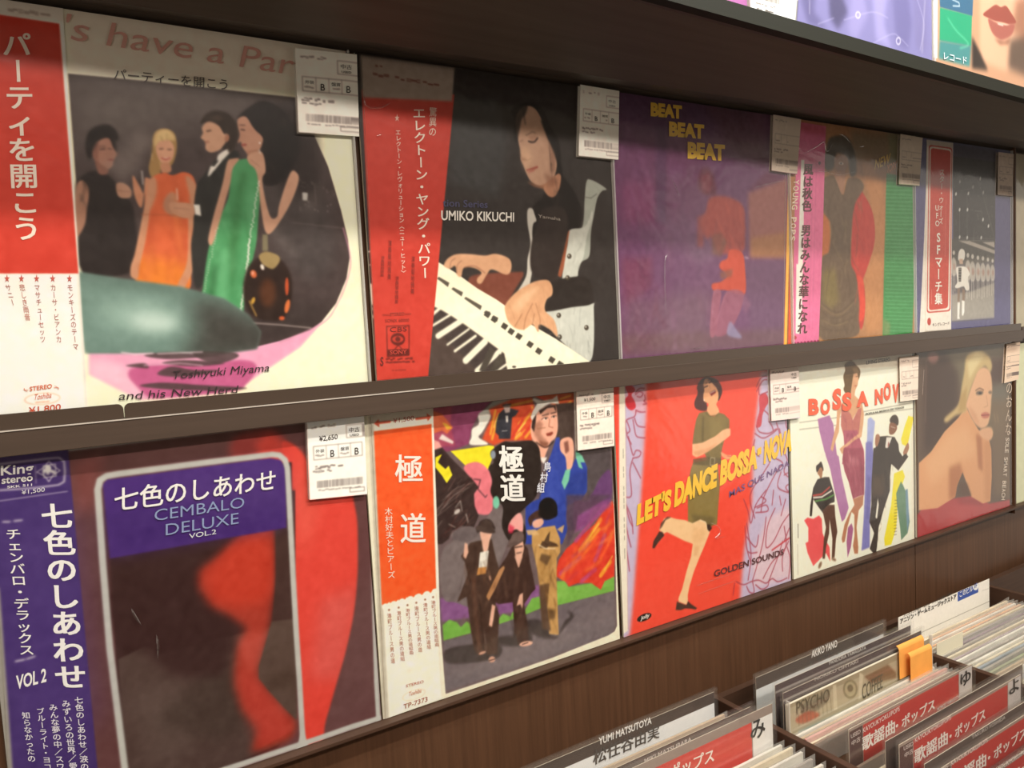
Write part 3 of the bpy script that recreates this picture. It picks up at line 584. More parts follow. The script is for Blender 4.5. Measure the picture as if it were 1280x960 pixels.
def art_caftan():
    c = Cover(.7105, 1.0195, .333, .663, base='b07c50'); p, l, e = c.p, c.l, c.e
    c.crop(970, 130, 6)
    p('3d8c4a', '830 520 1060 560 1052 1000 1020 1740 800 1740 812 1100', 1.2); p('6d7350', '830 200 1060 200 1060 420 840 500', 30, .8); p('7a6a50', '560 200 840 230 830 480 700 420 560 430', 30, .8)
    for i in range(42):
        y = 560+i*28.5; l('7cc08c', [(822+6*math.sin(i), y), (1050-i*.6, y+6+5*math.sin(i*2))], 5, 1.5, .55, sm=0)
        l('2f7a3c', [(822, y+12), (1050-i*.6, y+16)], 5, 2, .4)
    p('8f8f5a', '800 1600 860 1650 850 1740 800 1740', 12, .6)
    p('c98a55', '640 440 720 460 800 600 820 900 800 1300 790 1700 680 1720 660 1300 740 1000 700 700', 16, .7)
    # red fringed shawl
    p('c03a30', '560 640 600 600 660 680 720 800 742 950 730 1080 680 1240 650 1330 660 1400 668 1500 660 1620 640 1690 616 1640 624 1500 590 1370 560 1200 570 900', 4, 1, 1)
    p('e0482f', '590 1290 650 1310 668 1450 660 1600 622 1620 626 1480 596 1380', 5, .8, 1); p('c96a30', '330 820 400 820 410 1100 380 1240 330 1300', 12, .8)
    # woman in brown caftan
    p('4a443a', '400 260 440 240 500 236 545 260 580 330 600 430 600 520 560 540 540 420 500 380 450 380 430 480 380 500 360 420 380 320', 8, .9, 1)
    p('6b5540', '350 560 440 540 500 680 540 560 620 560 660 620 620 700 590 760 570 900 560 1180 600 1280 620 1440 620 1600 600 1740 320 1740 330 1200 400 1100 410 900 350 800 340 650', 6, 1, 1)
    c.folds('350 560 660 600 600 1740 320 1740 400 1000', ['4e3e2a', '8d7850', '5e4a34'], 50, 82, 14, 260, .4, 18); c.folds('560 620 740 900 660 1500 600 1690 570 1000', ['9a2a24', 'd85a44'], 30, 82, 12, 220, .4, 19)
    p('8a7a3c', '350 1250 450 1240 470 1480 420 1540 350 1480', 22, .6)
    p('a87c62', '440 400 500 380 538 410 532 470 500 520 470 516 444 470', 4, .9, 1); p('a87c62', '440 520 516 500 510 640 494 676 462 600', 4, .9, 1); e('efe0d0', 488, 446, 18, 9, 10, 2); e('3a1f1c', 488, 446, 9, 4, 0, 1)
    for q in ('330 1480 400 1540 470 1560 560 1500 600 1440', '330 1540 400 1600 480 1600 580 1540', '330 1600 420 1650 520 1630 600 1580', '330 1660 420 1700 540 1690', '400 1250 380 1400', '540 1280 560 1420'): l('54422f', q, 9, 5, .6, sm=1); 
    for q in ('340 1510 420 1575 500 1570 580 1490', '350 1620 440 1660 540 1630'): l('a3875c', q, 7, 5, .5, sm=1)
    c.T('NEW', (734, 494), (850, 440), 70, 'd9b048', .02, 1); c.T('YORK', (824, 520), (900, 488), 60, 'd98a48', .02, 1)
    # pink obi
    c.crop(0, 0, 1)
    p('e0709a', '996 152 1032 158 1028 300 1023 429 990 430 992 300'); p('c24f60', '996 152 1032 158 1031 170 996 164', 3, .7)
    p('f3ebdf', '1001 200 1005 200 1004 300 1001 417 995 417 998 300'); p('f3ebdf', '1005 420 995 417 995 330 1000 330', 1, 0)
    p('f3ebdf', '995 330 1003 330 1001 417 994 417', .5)
    c.V('風は秋色 男はみんな華になれ', (1010, 204), (1002, 418), 12.5, '5a2c2c', .035)
    for x in (1020, 1016): l('b05a7c', [(x, 205), (x-5, 410)], 1, .5, .35)
    e('4a2440', 1024, 204, 1.4, 1.8)
    for i in range(8): e('8a3050', 993+i*4.2, 429.5-i*.45, 1.6, 1.6)
    e('b23a40', 993, 422, 2.4, 2.4)
    q = price_label(c, '1122 168 1150 173 1146 233 1120 231', .5, 'd3c4b2')
    clip01(c); c.noise(.02, 8); c.noise(.012, 3); c.soften(.9); c.material('caftan_sleeve_print'); return c, dict(obi='996 152 1032 158 1028 300 1023 430 990 432 992 300', labels=[q])

def art_march():
    c = Cover(1.0235, 1.3365, .333, .663, base='5e5b82'); p, l, e = c.p, c.l, c.e
    c.crop(1120, 160, 6.857); p('3a3432', '490 130 860 190 860 420 490 420', 20, .6)
    p('3f3c3a', '490 240 850 290 850 1000 490 1000', 3)
    for _ in range(60): e('b8b6b0', random.uniform(500, 830), random.uniform(400, 940), 3, 5, 0, 2, random.uniform(.2, .6))
    for x, y in ((548, 460), (722, 435), (660, 505), (620, 560), (748, 552), (514, 565), (545, 700), (612, 700), (745, 785), (792, 840), (545, 935), (610, 940), (730, 940)): e('e9e9e4', x, y, 7, 17, 8, 3, .9)
    for q in ('690 430 740 560 790 740 840 940', '545 690 545 930', '610 560 610 930', '670 710 735 715 740 780', '670 860 660 1000', '500 940 850 950', '590 408 645 412', '550 540 640 520 660 500'): l('b0aea8', q, 4, 2, .6)
    c.crop(1120, 280, 6.4)
    p('55524c', '445 120 790 140 786 300 445 330', 2); p('b9b0a4', '500 136 590 136 790 210 790 240', 2); p('b9b0a4', '690 146 786 142 788 190', 2); l('d9d4cc', '500 128 790 134', 3, 1, .6)
    p('706a62', '445 300 786 260 786 520 700 560 445 560', 10, .8)
    p('a59e94', '445 560 600 540 786 470 786 750 445 780', 5)
    # drum majorette and the band
    for x, y, s in ((462, 230, .7), (575, 250, .75), (612, 260, .75), (655, 270, .7), (695, 275, .7), (735, 285, .65), (772, 295, .6)):
        e('d9d4ca', x, y, 15*s, 26*s, 0, 2, .9); p('cfc8bc', [(x-26*s, y+100*s), (x, y+50*s), (x+28*s, y+110*s), (x+24*s, y+250*s), (x-20*s, y+250*s)], 4, .8, 1)
        l('e9e4da', [(x-8*s, y+250*s), (x-10*s, y+460*s)], 10*s, 2, .8); l('e9e4da', [(x+10*s, y+250*s), (x+14*s, y+440*s)], 9*s, 2, .8); e('9a5a48', x+3, y+160*s, 14*s, 40*s, 0, 5, .4)
    p('efeae0', '500 230 520 198 545 210 552 250 540 290 500 290', 1.5, 1, 1); p('cdaf98', '505 280 535 280 535 320 508 320', 2)
    p('efeae0', '480 360 500 340 560 345 590 400 575 430 586 520 560 530 540 500 490 515 470 500 490 460', 2, 1, 1); p('45403c', '500 350 524 350 520 460 500 460', 1.5)
    for y in range(360, 460, 22): l('c9c3b8', [(500, y), (522, y)], 4)
    p('8f7868', '492 515 512 515 508 630 492 630', 2); p('8f7868', '530 510 552 530 548 620 530 620', 2); p('f1ede4', '492 625 512 625 506 740 512 760 490 760', 1.2); p('f1ede4', '526 610 548 615 546 700 538 735 526 730', 1.2)
    l('4a4640', '445 780 786 758', 3, 1)
    c.crop(1120, 160, 6.857)
    # obi with rounded red panel
    p('eee4d6', '262 100 488 128 480 540 476 960 470 1780 200 1780 240 960 255 540'); p('b3a594', '262 100 488 128 486 190 262 160', 6, .6)
    c.crop(0, 0, 1)
    def rr(x0, y0, x1, y1, x2, y2, x3, y3, r=3):
        Q = np.array([(x0, y0), (x1, y1), (x2, y2), (x3, y3)], float); o = []
        for i in range(4):
            a, b, d = Q[i-1], Q[i], Q[(i+1) % 4]; u = (a-b)/np.linalg.norm(a-b)*r; v = (d-b)/np.linalg.norm(d-b)*r; o += [b+u, b+(u+v)*.3, b+v]
        return np.array(o)
    p('c44335', rr(1160.5, 181, 1190, 185, 1187.5, 389, 1158, 391.5)); p('eee4d6', rr(1161.5, 182.6, 1189, 186.4, 1186.5, 387.5, 1159, 389.8)); p('cb4636', rr(1163, 185, 1188, 188.6, 1184.5, 385, 1160.8, 388))
    c.V('スター・ウォーズ', (1177, 211), (1175, 281), 6.2, 'f0ddcc', .01); c.V('UFO', (1170.5, 255), (1171, 284), 6.5, 'f3e4d4', .02)
    c.V('SFマーチ集', (1172.5, 289), (1172.5, 381), 9.5, 'fbf2e4', .03)
    l('e9a090', '1182 250 1181 320', .8, .3, .6); l('f0c8b8', '1164 362 1164 380', .8, 0, .7)
    e('c0392c', 1161, 402, 2.3, 4.6); c.T('キングレコード', (1165, 408), (1186, 405.5), 4, '5a3a38', .01); 
    q = price_label(c, '1244.5 190.5 1264 193 1262.5 246 1243.5 244', .5, 'c9b6a6')
    clip01(c); c.noise(.02, 8); c.noise(.012, 3); c.soften(.9); c.material('march_sleeve_print'); return c, dict(obi='1158 175 1191 179 1188.5 412 1156 414', labels=[q])
def art_cembalo():
    c = Cover(-.257, .056, -.002, .316, base='6a4446'); p, l, e = c.p, c.l, c.e
    c.crop(0, 0, 1)
    p('5a3836', '60 540 470 500 480 900 100 980', 30, .5); p('7a5450', '120 560 300 535 330 545 200 590', 16, .5); p('6f5150', '370 800 480 700 470 900 380 930', 20, .5)
    p('8d4a45', '88 580 130 560 118 640 95 640', 8, .6)
    c.crop(0, 0, 1)
    p('a8403c', '290 550 310 540 340 537 356 552 330 566 290 572', 4, .9, 1); p('d8463a', '318 556 336 540 352 552 378 566 392 600 360 640 352 700 340 600', 4, .9)
    LEG = '352 552 372 560 390 590 396 625 438 600 441 622 446 650 447 690 446 725 441 770 432 812 422 848 413 880 406 905 402 930 385 936 378 905 372 800 366 700 362 620 356 580'
    p('e0483c', LEG, 1.2, 1, 1); c.clip(LEG, 1.2, 1); p('d8615a', '400 750 450 730 430 850 385 850', 9, .7); p('ea6a5a', '372 560 400 640 380 700 366 640', 8, .5); c.clip(None)
    c.crop(100, 720, 3.368)
    # inner picture
    c.crop(100, 720, 3.368)
    p('3a2322', '110 -395 890 -480 905 640 830 720 640 800 180 860', 1)
    p('55433e', '160 350 280 292 330 330 640 250 860 200 900 200 908 640 880 690 620 800 190 880', 3, .9)
    p('63524c', '200 500 400 420 500 700 300 800', 40, .7); p('463832', '640 330 720 600 600 700 300 620 480 440', 30, .7)
    RED = '820 -340 830 -200 800 -280 830 -60 816 60 800 200 770 300 752 380 752 430 800 490 860 560 908 610 910 650 880 690 780 730 730 740 740 640 660 560 640 460 650 380 640 300 700 220 620 170 540 120 500 40 500 -40 560 -90 620 -160 760 -240'
    p('a83a2c', '820 -350 825 0 815 80 800 200 770 300 750 380 752 430 800 490 860 560 910 612 905 655 880 690 780 730 720 740 750 640 680 560 650 460 650 380 655 300 700 220 620 160 560 130 500 50 500 -30 580 -80 640 -150 780 -330', 16, 1)
    p('3a2322', '400 -400 720 -300 700 -220 600 -130 540 -80 440 0 420 60 500 140 640 220 660 260 600 420 400 420 110 200 112 -380', 22, .85)
    c.clip('120 -480 905 -480 912 640 620 800 180 860'); p('c93c28', '520 0 620 -120 760 -200 820 -100 815 60 760 120 640 130 560 110', 26, .75); p('c2463c', '660 380 760 440 890 600 880 690 760 720 700 560', 24, .6); p('d06054', '660 250 790 240 750 380 700 400', 16, .45); p('46302c', '820 -360 905 -360 905 200 860 200 822 100', 8, .8); p('5a473f', '810 200 905 190 910 600 760 430 780 300', 3, .95); p('4a382f', '800 420 905 400 905 480 810 480', 14, .6); p('46302c', '822 -360 905 -360 906 180 806 190 818 80 824 0', 2, .9); p('5a473f', '806 190 906 180 912 606 860 556 800 490 752 430 752 380 775 300 790 250', 2, 1); p('4a382f', '790 410 905 390 905 470 800 480', 14, .6); c.clip(None)
    # purple title panel
    c.crop(100, 520, 3.368)
    p('4a2b78', '95 290 112 268 160 262 800 178 845 186 862 220 868 470 825 478 580 520 125 600', 1); p('3e2468', '95 400 868 300 868 470 125 600', 30, .5); p('5a4080', '300 260 860 180 866 400 500 420', 40, .4)
    # silver keyline with rounded corners
    S_ = 'c2c2bc'
    c.crop(0, 0, 1)
    l(S_, '156 962 147 890 137 810 128 700 124 640 122 612 125 600 133 595 150 592 250 579 340 568 349 569 356 575 359 585 361 620 366 720 370 790 374 850 377 905 378 925', 7.5, .3)
    l(S_, '86 562 200 548 290 537 380 527 458 519', 4, .4); l(S_, '462 520 463 640 467 740 470 850 473 905', 6, .4); l(S_, '280 962 340 942 400 922 440 908 476 897', 7.5, .5)
    l(S_, '120 984 200 986 280 962', 8); p(S_, '378 905 372 930 366 944 392 940 384 930', .5)
    c.T('七色のしあわせ', (143, 637), (344, 610), 27, 'f3f0ec', .012)
    c.T('CEMBALO', (193, 651), (305, 634), 14, '8f9ec4', -.004); c.T('DELUXE', (207, 669), (298, 654), 14, '8f9ec4', -.004); c.T('VOL.2', (236, 673), (270, 667), 6, 'd9dde0', .005)
    # obi
    p('45306e', '-10 570 85 562 122 962 -10 990'); p('543c80', '-10 640 90 640 118 900 20 960', 20, .5); p('9d9890', '-10 700 0 740 16 962 -10 962', .8)
    W = 'f4f1ee'
    l(W, '-8 581 60 573 74 572 80 577 81 590 80 602 73 606 40 610 -8 613', 1.6, .2); l(W, '44 582 45 604', .7, 0, .7)
    c.T('King', (1, 594), (42, 590), 12, W, .02); c.T('stereo', (2, 604.5), (41, 600.5), 7.5, W, .02); c.T('SKK 511', (9, 610.2), (40, 607), 3, W, .01)
    l(W, '61 576 66 582 75 588 66 594 61 602 56 595 46 590 56 583', 1, 0, .9, closed=1); l(W, '54 582 69 580 70 595 55 597', 1, 0, .9, closed=1); e(W, 60, 585, 4, 4); p(W, '54 586 68 588 68 593 63 590 60 594 56 590 54 594', .4, 1, 1)
    c.T('¥1,500', (27, 618), (56, 614), 5.5, 'd8d4da', .005); l(W, '-8 627 84 614', .9, 0, .8)
    c.V('七色のしあわせ', (70, 628), (90, 862), 40, W, .028)
    c.V('チェンバロ・デラックス', (16, 660), (34, 819), 20, W, .012); l('b9b0c4', '4 652 12 652', 2.5, .5); l('b9b0c4', '18 651 27 650', 2.5, .5); l('b9b0c4', '20 826 30 824', 2.5, .5); l('b9b0c4', '34 823 43 820', 2.5, .5)
    c.T('VOL 2', (20, 861), (58, 851), 17, W, .025)
    for t, a, b, wd in (('七色のしあわせ／涙の', (98, 870), (106, 962), 11), ('みずいろの世界／愛', (82, 874), (92, 962), 11), ('みんな夢の中／スワ', (66, 879), (76, 962), 11), ('ブルーライト・ヨコ', (50, 884), (60, 962), 10.5), ('知らなかったの', (32, 889), (40, 952), 10.5)): c.V(t, a, b, wd, 'e9e4ee', .012)
    q = price_label(c, '381 526 453 519 457 617 385 624', 1.2, 'faf4ea')
    c.T('¥2,650', (397, 551), (420, 548), 6.5, '4a4240', .01)
    clip01(c); c.noise(.016, 9); c.noise(.01, 3); c.soften(1.0); c.material('cembalo_sleeve_print'); return c, dict(obi='-12 570 85 562 122 966 -12 992', labels=[q])

def art_gokudo():
    c = Cover(.058, .371, -.002, .316, base='f3ecd2'); p, l, e = c.p, c.l, c.e
    K = '33241f'
    c.crop(0, 0, 1)
    PIC = '541 508 700 489 764 482 766 600 769 700 771 782 768 789 760 794 690 822 620 846 557 867 550 780 546 650'
    c.clip(PIC)
    p('6d5b5c', PIC)
    c.crop(540, 480, 4.8)
    p('8a3f62', '0 120 370 90 280 180 240 260 220 360 120 400 0 420', 1, 1); p('b04a5c', '0 140 120 130 110 250 140 370 0 380', 6, .7); p('d96a45', '0 160 60 180 125 260 90 300 60 280 0 300', 2); p('e8b23a', '60 230 90 240 120 265 90 275', 1); p('e6d4cc', '60 300 130 345 125 360 40 330', 1.5); p('e9a39a', '0 330 40 345 60 380 30 420 0 420', 2)
    p('aaa79c', '370 100 470 90 470 130 400 160 300 190 275 180 320 150', 1); p('f3ede0', '300 185 345 180 350 200 330 240 300 290 280 320 330 350 325 365 240 366 222 352 236 320 240 270 280 240 275 190', 1.2, 1, 1)
    p('d9522f', '340 150 480 90 600 80 620 160 600 340 440 340 370 370 300 330 330 260 360 200', 4)
    for q in ('360 330 400 180', '350 300 380 160', '520 240 600 140', '500 300 590 180', '560 320 600 270', '470 130 600 100', '500 330 560 280'): l('e9a63a', q, 16, 3, .9)
    for q in ('540 210 590 150', '480 320 540 220', '550 300 600 240', '480 180 520 160'): l('d13a2c', q, 18, 3, .9)
    for q in ('520 280 560 230', '500 320 530 290', '370 260 390 200'): l('f3dc6a', q, 7, 2, .9)
    p('c9552c', '600 70 700 60 850 50 850 130 800 200 780 160 700 110', 3); l('efb03a', '760 160 800 190 790 140 830 110', 16, 2); l('e0402c', '640 80 700 100', 10, 3); l('e8a23a', '770 90 830 70', 12, 3)
    # man in the sky, headband
    p('34343c', '430 150 470 145 520 160 500 190 480 200 470 330 400 330 400 310 380 290 385 230 400 180', 1.5); p('cbb6ae', '425 130 450 115 470 130 466 170 440 175', 1); p('e9e2da', '440 190 456 190 456 230 444 230', 1); l('3a3030', '425 128 470 122', 9, 1); l('e9e2da', '420 282 450 280', 3)
    p('f0e22e', '110 402 340 368 370 372 380 400 340 500 330 520 300 500 260 470 200 490', .8)
    p('e77c86', '190 500 250 468 300 480 340 520 360 560 360 760 280 780 250 740 250 650 230 580', 1.5, 1, 1); l('33242a', '250 570 290 575 275 630 320 680 330 665', 5, .6)
    p('3a2a28', '0 400 60 380 110 440 190 520 245 575 280 620 250 660 255 730 280 790 250 860 180 850 120 880 100 930 60 960 20 960 0 700', 1.5, 1, 0)
    c.folds('20 700 60 560 240 560 270 640 250 860 60 940', ['6a4a44', '8a6a64', '1d1210', '5a2a24'], 60, -42, 6, 130, .6, 31)
    for q in ('20 760 230 590', '26 772 240 604', '20 800 150 700', '60 700 160 610', '150 600 180 570'): l('9a8a82', q, 2.5, .5, .9)
    for q in ('140 740 170 700 180 760', '205 780 215 830', '100 840 140 860'): l('d9cfc6', q, 4, 1, .9)
    p('f0e22e', '20 440 60 420 35 470 80 510 100 490 122 545 88 595 60 550 20 500', .8)
    for q in ('20 770 120 640 200 600', '30 790 130 665 220 620', '130 760 170 720', '120 790 180 760', '30 860 60 820', '200 780 220 820'): l('a89890', q, 3, .8, .8)
    e('e9e0d6', 150, 765, 22, 12, -40, 3, .8)
    # big man with twisted headband
    p('4a3a34', '740 120 850 110 850 380 760 420 740 300', 3)
    p('f0b096', '600 220 640 160 690 130 740 130 752 200 754 270 740 320 710 350 690 400 660 470 640 420 600 330 590 270', 1.2, 1, 1)
    p('e9e4d8', '590 200 604 160 630 120 600 95 610 85 660 100 690 95 720 90 750 68 762 120 710 116 680 130 640 160 600 222', 1.2)
    p('2f2320', '600 222 625 180 620 240 612 290 596 260', 1); p('3a2a24', '640 160 700 125 740 126 745 170 730 140 690 145 650 180', 1)
    p('7a4a38', '645 215 665 240 650 300 690 345 640 350 612 300 606 250', 7, .5); p('fbe9dc', '664 212 682 200 694 206 680 214', 1); p('fbe9dc', '716 200 734 190 742 196 730 202', 1); e(K, 682, 207, 5, 6); e(K, 730, 196, 5, 6); l(K, '655 214 672 202 695 203', 4, .6, sm=1); l(K, '715 200 730 190 745 192', 4, .6, sm=1); l(K, '660 190 700 180', 6, .8); l(K, '712 178 742 170', 6, .8); l('8a4a34', '705 210 700 255 725 262', 4, .8); p('8a3a2c', '682 298 722 286 726 296 712 310 690 312', 1); l('8a5a3c', '630 268 680 262', 4, 1); l(K, '625 350 680 380 730 345', 8, 2, .9, sm=1); p('6b3a28', '640 340 700 350 690 380 650 370', 4, .7)
    p('3346a0', '745 320 765 318 768 380 800 440 830 500 860 450 900 420 935 480 940 570 930 640 900 690 860 710 810 730 815 870 780 960 560 960 560 800 560 720 640 690 680 600 690 480 720 400', 1.2, 1, 0)
    c.folds('700 480 860 450 940 570 900 690 810 730 815 870 600 900 620 700', ['24327a', '4a60c0', '1c2864'], 30, 70, 10, 160, .45, 32)
    p('2b3c88', '800 560 930 520 930 640 810 720', 12, .6); p('3f52b0', '700 500 780 520 760 700 660 720', 16, .5)
    p('f0b096', '770 340 810 318 840 330 850 370 850 430 838 500 810 520 800 440 770 400', 1, 1, 1); p('6a3a30', '790 350 815 340 822 400 800 420', 4, .8); p('7cc8a8', '800 516 830 510 820 580 794 634 776 590', 1); p('7cc8a8', '860 400 900 420 925 470 890 470 905 510 880 500 862 440', 1); p('e9e2d8', '640 440 690 440 670 480', 1)
    # right background
    p('544a4c', '850 380 1070 370 1070 560 1000 640 930 690 930 500 900 430', 3); p('6a3f74', '1010 560 1070 520 1070 700 960 740 940 690 970 640', 5, .9, 1); p('59496a', '815 740 940 700 940 760 860 860 815 870', 3, 1, 1); p('7c4a86', '860 790 930 740 960 760 900 880 860 850', 6, .7, 1)
    c.crop(540, 640, 4.174)
    FIRE = '940 -60 900 -20 850 60 760 140 700 190 660 250 640 330 700 370 710 390 760 370 820 370 880 410 950 340 960 0'
    p('dc3f2c', FIRE, 1.5)
    for q in ('880 40 770 200', '870 90 790 190', '930 260 880 330', '900 300 880 330'): l('ee9a35', q, 22, 3, .9)
    for q in ('870 60 800 160', '940 230 900 300'): l('f3c04a', q, 8, 2, .9)
    for q in ('770 240 670 320', '850 300 780 360', '750 150 900 -30', '900 120 850 250'): l('b84a80', q, 24, 4, .75)
    p('8f4a80', '740 -60 940 -60 930 -30 820 60 740 110 735 0', 5, .8); p('54404e', '700 -90 940 -90 760 20 750 90 706 180', 5, .8)
    for q in ('940 130 880 240', '800 210 860 130'): l('ef5a2e', q, 18, 4, .9)
    c.folds(FIRE, ['f07a30', 'c8302a', 'f0a040', 'a83a6a', 'e8502c'], 46, -52, 14, 120, .7, 33)
    # hedge, road
    p('8a5a8c', '40 450 200 420 560 380 560 440 440 520 50 570', 4); p('7ab34c', '55 590 90 560 130 575 150 600 180 570 200 580 205 630 60 670', 1.2, 1, 0); p('7ab34c', '345 560 370 530 410 545 420 520 480 520 520 450 560 440 570 500 430 560 350 585', 1.2); p('7ab34c', '645 360 690 360 712 390 770 380 830 370 880 405 900 360 950 335 950 410 650 490', 1.2); p('8fc45c', '650 370 700 370 710 440 650 450', 8, .6)
    p('6f6468', '60 675 200 640 560 510 950 415 955 600 930 640 600 760 70 935', 1.2); p('85797a', '300 700 940 480 950 600 500 800 100 900', 30, .5)
    p('3c3332', '70 720 200 690 350 690 340 760 150 790 70 780', 5, .9, 1); p('3c3332', '345 650 420 640 440 580 500 600 520 680 430 700 345 690', 5, .9, 1); p('3c3332', '440 590 560 560 640 650 690 570 720 540 700 510 740 540 700 590 660 640 640 660 560 650', 5, .9, 1)
    # grey cloud behind them
    p('7a6d6c', '60 190 110 150 100 120 130 90 200 75 250 100 280 40 330 -20 400 0 420 60 380 200 250 480 120 470 60 450 40 300', 2, 1, 1); p('635758', '105 130 130 90 200 78 245 105 200 150 130 150', 5, .7, 1)
    # central black blob with the title
    c.crop(540, 480, 4.8)
    p('2a201c', '400 365 440 345 480 350 560 340 610 345 640 380 650 440 655 520 640 600 620 680 560 740 520 790 560 860 555 960 480 960 420 860 425 740 370 690 350 640 360 580 340 500 370 470 350 410', 2, 1, 1); e('7cc8a8', 384, 710, 20, 38, 0, 1.5); e('8a93a0', 366, 424, 16, 26, 0, 2); e('17110f', 695, 746, 56, 66, 0, 3)
    c.crop(540, 640, 4.174)
    # three men
    p('f0a8a0', '402 60 430 20 460 5 475 50 470 110 440 90 400 100', 2, 1, 1); p('d4304c', '400 60 430 80 420 110 398 110', 3, .8)
    p('4a352c', '240 150 200 160 150 230 170 260 185 330 130 470 180 440 200 600 220 720 250 750 280 720 270 600 290 740 340 740 350 540 330 470 350 300 330 230 310 140', 1.5, 1, 0)
    p('e8b49c', '250 110 265 85 300 80 312 110 300 150 290 200 270 210 258 150', 1.2, 1, 1); p('3a2c28', '230 90 250 50 280 36 310 45 330 90 300 80 260 90 240 110', 1.5, 1, 1); p('efe9dc', '250 210 296 200 285 300 240 320', 1); p('c98a4c', '240 290 285 285 280 320 232 330', 1); p('e8b49c', '170 160 185 165 190 210 175 245 163 230', 1); l('e8b49c', '300 335 304 350', 10, 1)
    c.folds('130 470 190 160 330 230 350 540 340 740 220 740', ['6a4a3a', '33241e', '7d5a46'], 40, 84, 10, 160, .45, 34); e('4a3a34', 278, 92, 54, 16, 12, 1.5); p('4a3a34', '250 86 256 48 284 38 310 52 316 92', 1.5, 1, 0)
    l('8a5c48', '215 340 230 560 250 740', 14, 8, .5); l('2e211c', '250 480 270 720', 6, 2, .7); e('d9a48c', 262, 734, 20, 7, -20, 1.5); e('d9a48c', 312, 768, 18, 16, -20, 1.5); l('3a2824', '296 775 330 765', 4)
    p('432d26', '420 170 390 230 350 290 310 400 300 460 350 480 420 470 430 620 450 690 500 680 500 600 480 480 520 420 540 400 510 260 500 190 470 160', 1.5, 1, 0)
    p('e8b49c', '428 180 474 150 480 190 470 230 450 290 436 240', 1.2, 1, 0); p('6a5650', '400 150 430 110 470 100 480 140 430 165 404 190', 1.5); l(K, '430 185 470 178', 6, 1); l(K, '440 215 466 210', 4, 1); p('b98458', '372 280 350 300 282 440 296 462 330 400 380 290', 1.2); p('e8b49c', '456 430 474 420 474 480 470 505 460 480 440 490', 1.2); p('e8b49c', '312 480 330 490 320 560 312 600 296 590 300 560', 1.2); e('e8b49c', 490, 686, 36, 13, -10, 2); l('3a2824', '470 690 500 680', 4)
    c.folds('310 400 390 230 510 260 520 420 480 680 430 640', ['65483a', '2c1d18', '7a5a48'], 36, 84, 10, 140, .45, 35); e('5f4c46', 436, 160, 50, 12, -26, 1.5); e('6a5650', 446, 128, 34, 26, -20, 2); l('e8b49c', '432 230 452 286 470 232', 5, 1)
    p('c89a5c', '520 110 570 80 640 70 668 140 668 210 650 240 650 370 660 640 610 636 600 500 560 380 545 280 520 170', 1.5, 1, 0); p('a37a44', '560 240 640 200 640 300 560 380', 8, .5); p('5c4230', '560 380 612 370 600 500 620 620 575 610 565 500', 3, .9)
    c.folds('520 170 668 140 650 370 660 640 600 600 560 380', ['8a6234', 'e2b878', '6a4828'], 40, 80, 8, 110, .5, 36); p('4a3424', '575 150 610 165 600 190 560 185', 2, .9)
    p('4a3424', '600 120 615 100 610 150 650 165 660 180 600 180 580 160', 2, .9); l('e9d0ac', '555 170 590 190 640 190', 6, 1.5); p('4a3424', '570 215 620 230 600 280 560 250', 4, .7); p('4a3424', '600 500 640 510 640 560 612 560', 5, .7)
    p('d9b078' , '490 95 540 90 560 120 500 120', 1, .9); p('d9b078', '650 90 690 65 680 110', 1, .9)
    p('e8ae96', '525 50 570 30 582 55 560 80 530 80', 1.5, 1, 1); p('4a3028', '500 40 520 10 560 -10 570 30 530 40 515 75', 1.5, 1, 1); p('17110f', '556 0 640 -20 650 20 600 40 570 30', 3, 1, 1)
    c.clip(None)
    c.crop(0, 0, 1)
    c.V('極道', (638, 556), (641, 628), 31, 'f4f1ea', .03)
    for i, ch in enumerate('島村組'): c.V(ch, (684-i*4, 577+i*13), (683-i*4, 590+i*13), 10, 'e9e9f2', .01)
    # obi with scalloped orange field
    p('fbf6e2', '463 517 541 508 553 872 482 898'); p('cfc6b4', '463 517 541 508 541 520 464 530', .8); p('bdb5a4', '460 520 466 520 486 900 479 900', .6, .8)
    p('f25f2c', '467 539 539 530 545 741 540 738 536 743 530 740 525 746 519 743 514 750 508 746 503 753 497 749 492 756 486 752 480 758 477 755')
    for i in range(7): e('fbf6e2', 482+i*10.3, 758.5-i*3.1, 4.7, 4.6)
    l('b9a890', '466 540 482 896', .7, .2, .7); l('b9a890', '545 741 552 870', .7, .2, .7)
    l('c9553c', '470 529 487 527', 3); p('c9553c', '467 529.5 473 524 474 534'); l('c9553c', '520 523.5 536 521.5', 3); p('c9553c', '539 521 533 516.5 534 526.5')
    c.T('¥1,500', (491, 529), (517, 525), 6, 'a8483a'); c.V('極', (511, 567), (511, 604), 36, 'f7ece0', .012); c.V('道', (516, 640), (516, 680), 33, 'f7ece0', .012)
    c.V('木村好夫とビアーズ', (485, 634), (489, 723), 10, 'f3dcc8', .006)
    for i, (x, y) in enumerate(((485, 766), (497, 763), (508, 760), (519, 757), (530, 753), (540, 750))):
        e('7a4030', x+1, y-4, 1.2, 1.2); c.V('港町ブルース男の道組曲'[:9+i % 3], (x+1, y), (x+6, y+58+(5 if i < 2 else 0)), 5.6, 'c07a64')
    c.T('STEREO', (507, 859), (529, 853), 3.5, 'c05a44'); c.T('Toshiba', (510, 870), (526, 865), 5, 'd07a5a', 0, 1); l('d9b8a0', [(517+14*math.cos(t), 868+6*math.sin(t)-4*math.cos(t)) for t in np.linspace(0, 6.28, 26)], .6, 0, .8); c.T('TP-7373', (504, 886), (534, 876), 6, 'a8604a', .008)
    q = price_label(c, '717 488 764 482 765 557 719 563', .9, 'f3e2d4'); c.T('¥1,500', (727, 502), (741, 500), 4, '5a4c48')
